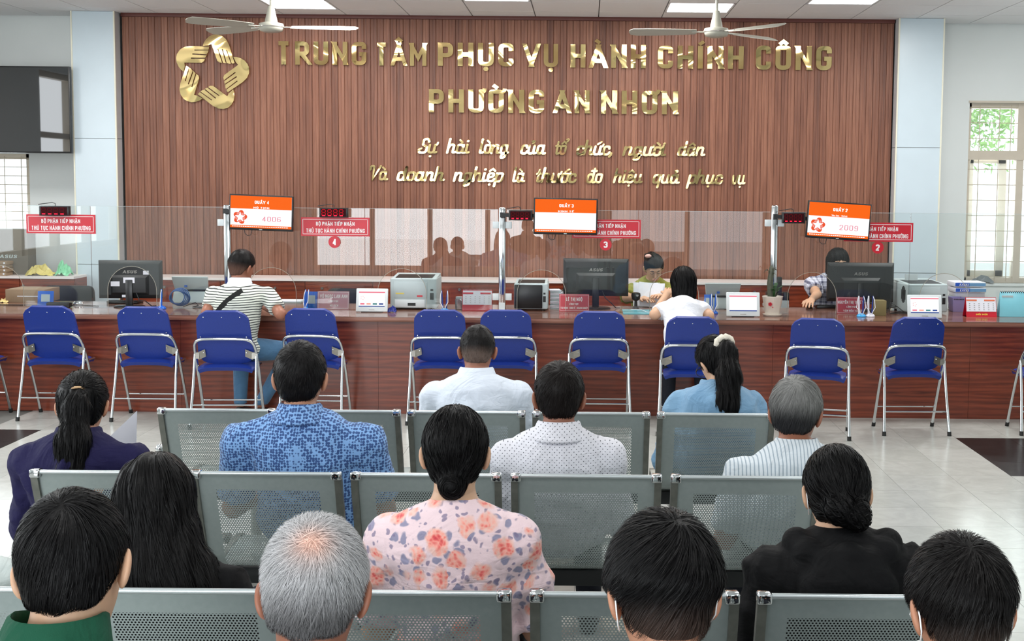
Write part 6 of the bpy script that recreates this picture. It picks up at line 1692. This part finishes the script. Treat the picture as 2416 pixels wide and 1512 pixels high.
person('broad man in a blue patterned shirt in the second row', 709, 808, 4.46, H2_ + .04, hs=1.07, sw=.225, build=1.17, pitch=.10, tx=735, shirt='blue', sleeve=.8, collar=True, hair='short', hairc=(20, 18, 19), seed=14, skin='mid', slouch=-.02, seat=.46, drop=.012, nl=.0, opts=dict(t=(.005, .014), L=.022, lift=.0025, fz=.02), nstr=2600)
person('man in a white shirt with tiny dark dots in the second row', 1320, 857, 4.42, H2_, hs=1.02, sw=.178, pitch=.18, tx=1318, shirt='dots', sleeve=1.9, collar=True, hair='short', hairc=(24, 20, 19), seed=15, skin='tan', opts=dict(t=(.003, .015), L=.024, lift=.003, fz=.0), nstr=2600)
person('grey-haired man in a finely striped white shirt in the second row', 1880, 895, 4.42, H2_, hs=1.03, sw=.18, pitch=.30, yaw=-.35, tx=1862, shirt='pins', sleeve=.8, collar=True, hair='short', hairc=(128, 128, 126), hair2=(44, 44, 46), seed=16, skin='tan', slouch=.03, opts=dict(t=(.006, .019), L=.04, lift=.004, fz=-.03, glasses=True), nstr=3200)
person('woman with very long loose black hair in a black top in the third row', 368, 1080, 3.20, H3, hs=1.04, sw=.17, pitch=.40, roll=-.06, tx=410, shirt='black', sleeve=1.9, hair='long', seed=17, skin='mid', slouch=.02, h=.0095,
       opts=dict(drape=[(.0, -.03, .0), (.01, -.07, -.11), (.04, -.10, -.23), (.07, -.08, -.33)], rs=[.090, .112, .150, .18], sway=.25, L=.12, lift=.004, w=.0024), nstr=3600)
person('woman in a pink floral blouse with pinned-up black hair', 1075, 963, 3.20, H3, hs=.98, sw=.162, pitch=.12, tx=1082, shirt='floral', sleeve=.85, hair='updo', seed=18, skin='light', nl=.022, h=.009, wrk=.004, loose=.014, opts=dict(bun=(0, -.078, -.078), br=(.034, .030, .036), t=(.004, .014), L=.05), nstr=3600)
person('woman in a black hooded top with a low bun in the third row', 1975, 1057, 3.20, H3, hs=.98, sw=.178, pitch=.22, yaw=.05, tx=1990, shirt='black', sleeve=1.9, hood=True, hair='bun', seed=19, skin='light', h=.0095, loose=.022, wrk=.006, opts=dict(bun=(.008, -.100, -.048), br=(.046, .034, .042), t=(.007, .014), L=.05, mask=(-1,)), nstr=3600)
person('person in a pale grey top cut off by the left edge of the third row', -150, 1075, 3.24, H3, hs=1.0, sw=.18, pitch=.3, tx=-135, shirt='pale', sleeve=1.9, hair='short', seed=20, opts=dict(), nstr=600, collar=True)
person('man in a green uniform jacket with black hair at the lower left', 172, 1168, 1.98, H4, hs=.99, sw=.165, pitch=.38, yaw=.10, roll=-.10, tx=105, shirt='green', sleeve=1.9, collar=dict(h=.012), hair='short', hairc=(16, 15, 16), seed=21, skin='light', h=.009, hh=.004, opts=dict(elb=.0, t=(.003, .013), L=.04, lift=.003, w=.0014, zoff=.004), nstr=6000)
person('old man with short white hair at the bottom of the photo', 742, 1230, 1.98, H4, hs=.98, sw=.16, pitch=.46, yaw=.06, shirt='white', sleeve=.8, collar=True, hair='short', hairc=(178, 178, 180), hair2=(96, 95, 96), seed=22, skin='tan', h=.010, hh=.004, opts=dict(elb=.0, t=(.003, .011), L=.035, lift=.007, w=.0009, wob=.32, fz=-.005, whorl=(.005, -.095, .060), bald=.030), nstr=13000)
person('young man with a thick black undercut and mask straps at the bottom', 1566, 1230, 1.98, H4, hs=.99, sw=.18, pitch=.34, yaw=.16, roll=.05, tx=1590, shirt='darknavy', sleeve=.8, hair='short', hairc=(15, 14, 15), hair2=(66, 52, 46), seed=23, skin='mid', h=.010, hh=.004, opts=dict(elb=.0, t=(.001, .021), tz=.03, tw=.05, L=.06, lift=.008, w=.0017, fz=-.0, fw=.07, root=-.035, fx=-.5, mask=(-1, 1), whorl=(-.0, -.07, .095)), nstr=7000)
person('man with short black hair and mask straps at the lower right corner', 2270, 1276, 1.98, H4, hs=.93, sw=.18, pitch=.26, yaw=.12, tx=2325, shirt='black', sleeve=1.9, hair='short', hairc=(18, 16, 16), hair2=(62, 50, 44), seed=24, skin='mid', h=.011, hh=.004, opts=dict(elb=.0, t=(.001, .016), tz=.03, tw=.06, L=.032, lift=.006, w=.0015, fz=.0, fw=.07, root=-.03, mask=(-1, 1), whorl=(-.0, -.07, .095)), nstr=6000)
# ---- at the counter
c3 = CH[3]; TOPZ = ZT + .052


def cpt(px, py, z): x, y = UZ(px, py, z); return (x, y, z)


sx_ = c3[0]
o, I = person('man in a striped polo with a black strap seated at counter four', 570, 590, 9.33, c3[1] + .15, hs=1.04, sw=.205, build=1.06, pitch=.22, yaw=-.55, roll=.06, tx=572, shirt='polo', sleeve=.74, loose=.009, wrk=.003, trousers='jeans', collar=dict(m='white'), hair='short', hairc=(20, 18, 18), hair2=(96, 70, 60), seed=31, skin='tan', slouch=.02, h=.0125, hh=.0075,
              arms=[(cpt(488, 737, TOPZ), (U(520, 735, 9.75)[0], 9.72, TOPZ)), (cpt(662, 741, TOPZ), (U(620, 735, 9.7)[0], 9.70, TOPZ))], opts=dict(t=(.002, .014), L=.02, fz=-.03, knees=[(sx_ + .0, 9.36, .51), (sx_ + .40, 9.30, .51)], ankles=[(sx_ + .0, 9.30, .1), (sx_ + .16, 9.27, .1)]), nstr=900)
W2 = I['W2']; nb = I['nb']
M['strap'] = mat('black_webbing', (14, 14, 15), .8)
# strap lies on the back of the polo, from the right shoulder to the left waist
sh = G(); pts = []


def back_y(I, x, z):
    """rear surface of the torso near x,z (local)"""
    ys = np.linspace(-.5, .3, 400).astype(f32); P = np.stack([np.full(400, x, f32), ys, np.full(400, z, f32)], 1); d = I['shirtf'](P); k = int(np.argmax(d < .004)); return float(ys[k]) if k > 0 else None


n0, n2 = float(nb[0]), float(nb[2]); P0 = [(n0 + .06 - .245 * k / 11 - .03 * math.sin(k / 11 * 3.1), n2 - .008 - .30 * k / 11 + .02 * math.sin(k / 11 * 3.1)) for k in range(12)]
for i, (x, z) in enumerate(P0):
    yy = back_y(I, x, z)
    if yy is not None: pts.append(Vector((x, yy - .002, z)))
v = []
for i, p in enumerate(pts):
    d = (pts[min(i + 1, len(pts) - 1)] - pts[max(i - 1, 0)]).normalized(); s = d.cross(Vector((0, -1, 0))).normalized() * .0225; v += [p - s, p + s, p - s + Vector((0, .012, 0)), p + s + Vector((0, .012, 0))]
f = []
for i in range(len(pts) - 1):
    a, b = 4 * i, 4 * i + 4; f += [(a, a + 1, b + 1, b), (a + 2, b + 2, b + 3, a + 3), (a, b, b + 2, a + 2), (a + 1, a + 3, b + 3, b + 1)]
sh.add(v, f).obj('shoulder_strap', M['strap'], o, smooth=1)
c8 = CH[8]
o, I = person('woman in a white T-shirt with a black bob seated at counter three', 1612, 629, 9.37, c8[1] + .11, hs=.98, sw=.15, build=.88, pitch=.22, yaw=.15, tx=1606, shirt='white2', sleeve=.55, trousers='dark', hair='bob', seed=32, skin='light', h=.0115, hh=.007, hands=True,
              arms=[(cpt(1545, 742, TOPZ), (U(1573, 694, 9.6)[0], 9.60, U(1573, 694, 9.6)[1])), (cpt(1672, 744, TOPZ), (U(1655, 735, 9.75)[0], 9.74, TOPZ))], opts=dict(L=.09, seam=0, knees=[(c8[0] - .13, 9.36, .51), (c8[0] + .12, 9.36, .51)], ankles=[(c8[0] - .14, 9.28, .1), (c8[0] + .12, 9.28, .1)]), nstr=1800)
o, I = person('clerk in an olive blouse with a cream ruffled collar reading papers', 1543, 600, 10.78, 11.0, hs=.98, sw=.165, build=.95, pitch=.55, yaw=.1, roll=.05, tx=1533, face=-1, shirt='olive', sleeve=.9, hair='bun', seed=33, skin='light', h=.0125, hh=.0065, feat=2, hands=True, seat=.515,
              arms=[(U(1592, 725, 10.6)[0:1] + (10.62, ZT + .06), (U(1560, 712, 10.45)[0], 10.42, ZT + .09)), (U(1478, 722, 10.62)[0:1] + (10.60, ZT + .06), (U(1515, 715, 10.42)[0], 10.40, ZT + .07))], opts=dict(bun=(.03, -.085, .075), br=(.035, .03, .03)), nstr=900)
# ruffled collar
W2 = I['W2']; nb = I['nb']; g = G()


def ruf(u, v):
    a = -2.6 + 5.2 * u; r = .072 + .085 * v; w = .010 * v * math.sin(a * 14)
    return (nb[0] + r * math.sin(a) * 1.05, nb[1] + .012 + r * math.cos(a) * .95 + w * .4, nb[2] + .018 - .085 * v + w - .035 * math.cos(a) * v)


g.sheet(ruf, 90, 6, .003).obj('ruffled_collar', CL['cream'], o, smooth=1.4)
g = G().ball(W2((.055, -.01, .125)), (.03, .02, .018), 12, 8).obj('hair_bow', mat('blush_bow', (214, 170, 160), .6), o, smooth=1)
t = thing('paper_sheets', 'white sheets held upright by the clerk in olive', 'papers', (U(1532, 728, 10.33)[0], 10.33, ZT + .003))
for k, (a, b) in enumerate(((0, 0), (.02, .05), (-.03, .09))):
    q = Matrix.Translation((a, .012 * k, 0)) @ Matrix.Rotation(.1 - b, 4, 'Y') @ Matrix.Rotation(math.radians(-22), 4, 'X')
    G().sheet(lambda u, v: (-.105 + .21 * u, .012 * math.sin(u * 3.1), .006 + .21 * v), 8, 8, .0006).xf(q).obj('sheet', M['paper'], t, smooth=1)
o, I = person('clerk in a blue and white plaid shirt half hidden by the right monitor', 1978, 586, 10.80, 11.0, hs=1.0, sw=.19, build=1.12, pitch=.25, yaw=.05, tx=1968, face=-1, shirt='plaid', sleeve=.62, hair='bob', seed=34, skin='light', h=.0125, hh=.0065, feat=1, hands=True, seat=.515,
              arms=[(U(2060, 720, 10.6)[0:1] + (10.62, ZT + .06), (U(2030, 716, 10.4)[0], 10.42, ZT + .07)), (U(1925, 700, 10.50)[0:1] + (10.47, ZT + .11), cpt(1914, 708, ZT + .08))], opts=dict(cut=.02), nstr=1200)
officechair(U(1545, 700, 11.1)[0], 11.22, U(1545, 690, 11.1)[1], .22, 'dark office chair under the clerk in olive', h=.36)
officechair(U(1968, 700, 11.1)[0], 11.22, U(1968, 690, 11.1)[1], .22, 'dark office chair under the clerk in the plaid shirt', h=.36)
# paper held up by the woman in the navy jacket
x, z = U(287, 1008, 4.75)
t = thing('paper_sheets', 'white sheet of paper held up in front of the woman in navy', 'papers', (x, 4.75, z)); G().add([(.06, 0, .065), (-.075, .02, -.06), (.05, .01, -.12), (.062, 0, .065), (-.075, .022, -.06), (.05, .012, -.12)], [(0, 1, 2), (5, 4, 3), (0, 3, 4, 1), (1, 4, 5, 2), (2, 5, 3, 0)]).obj('sheet', M['paper'], t)
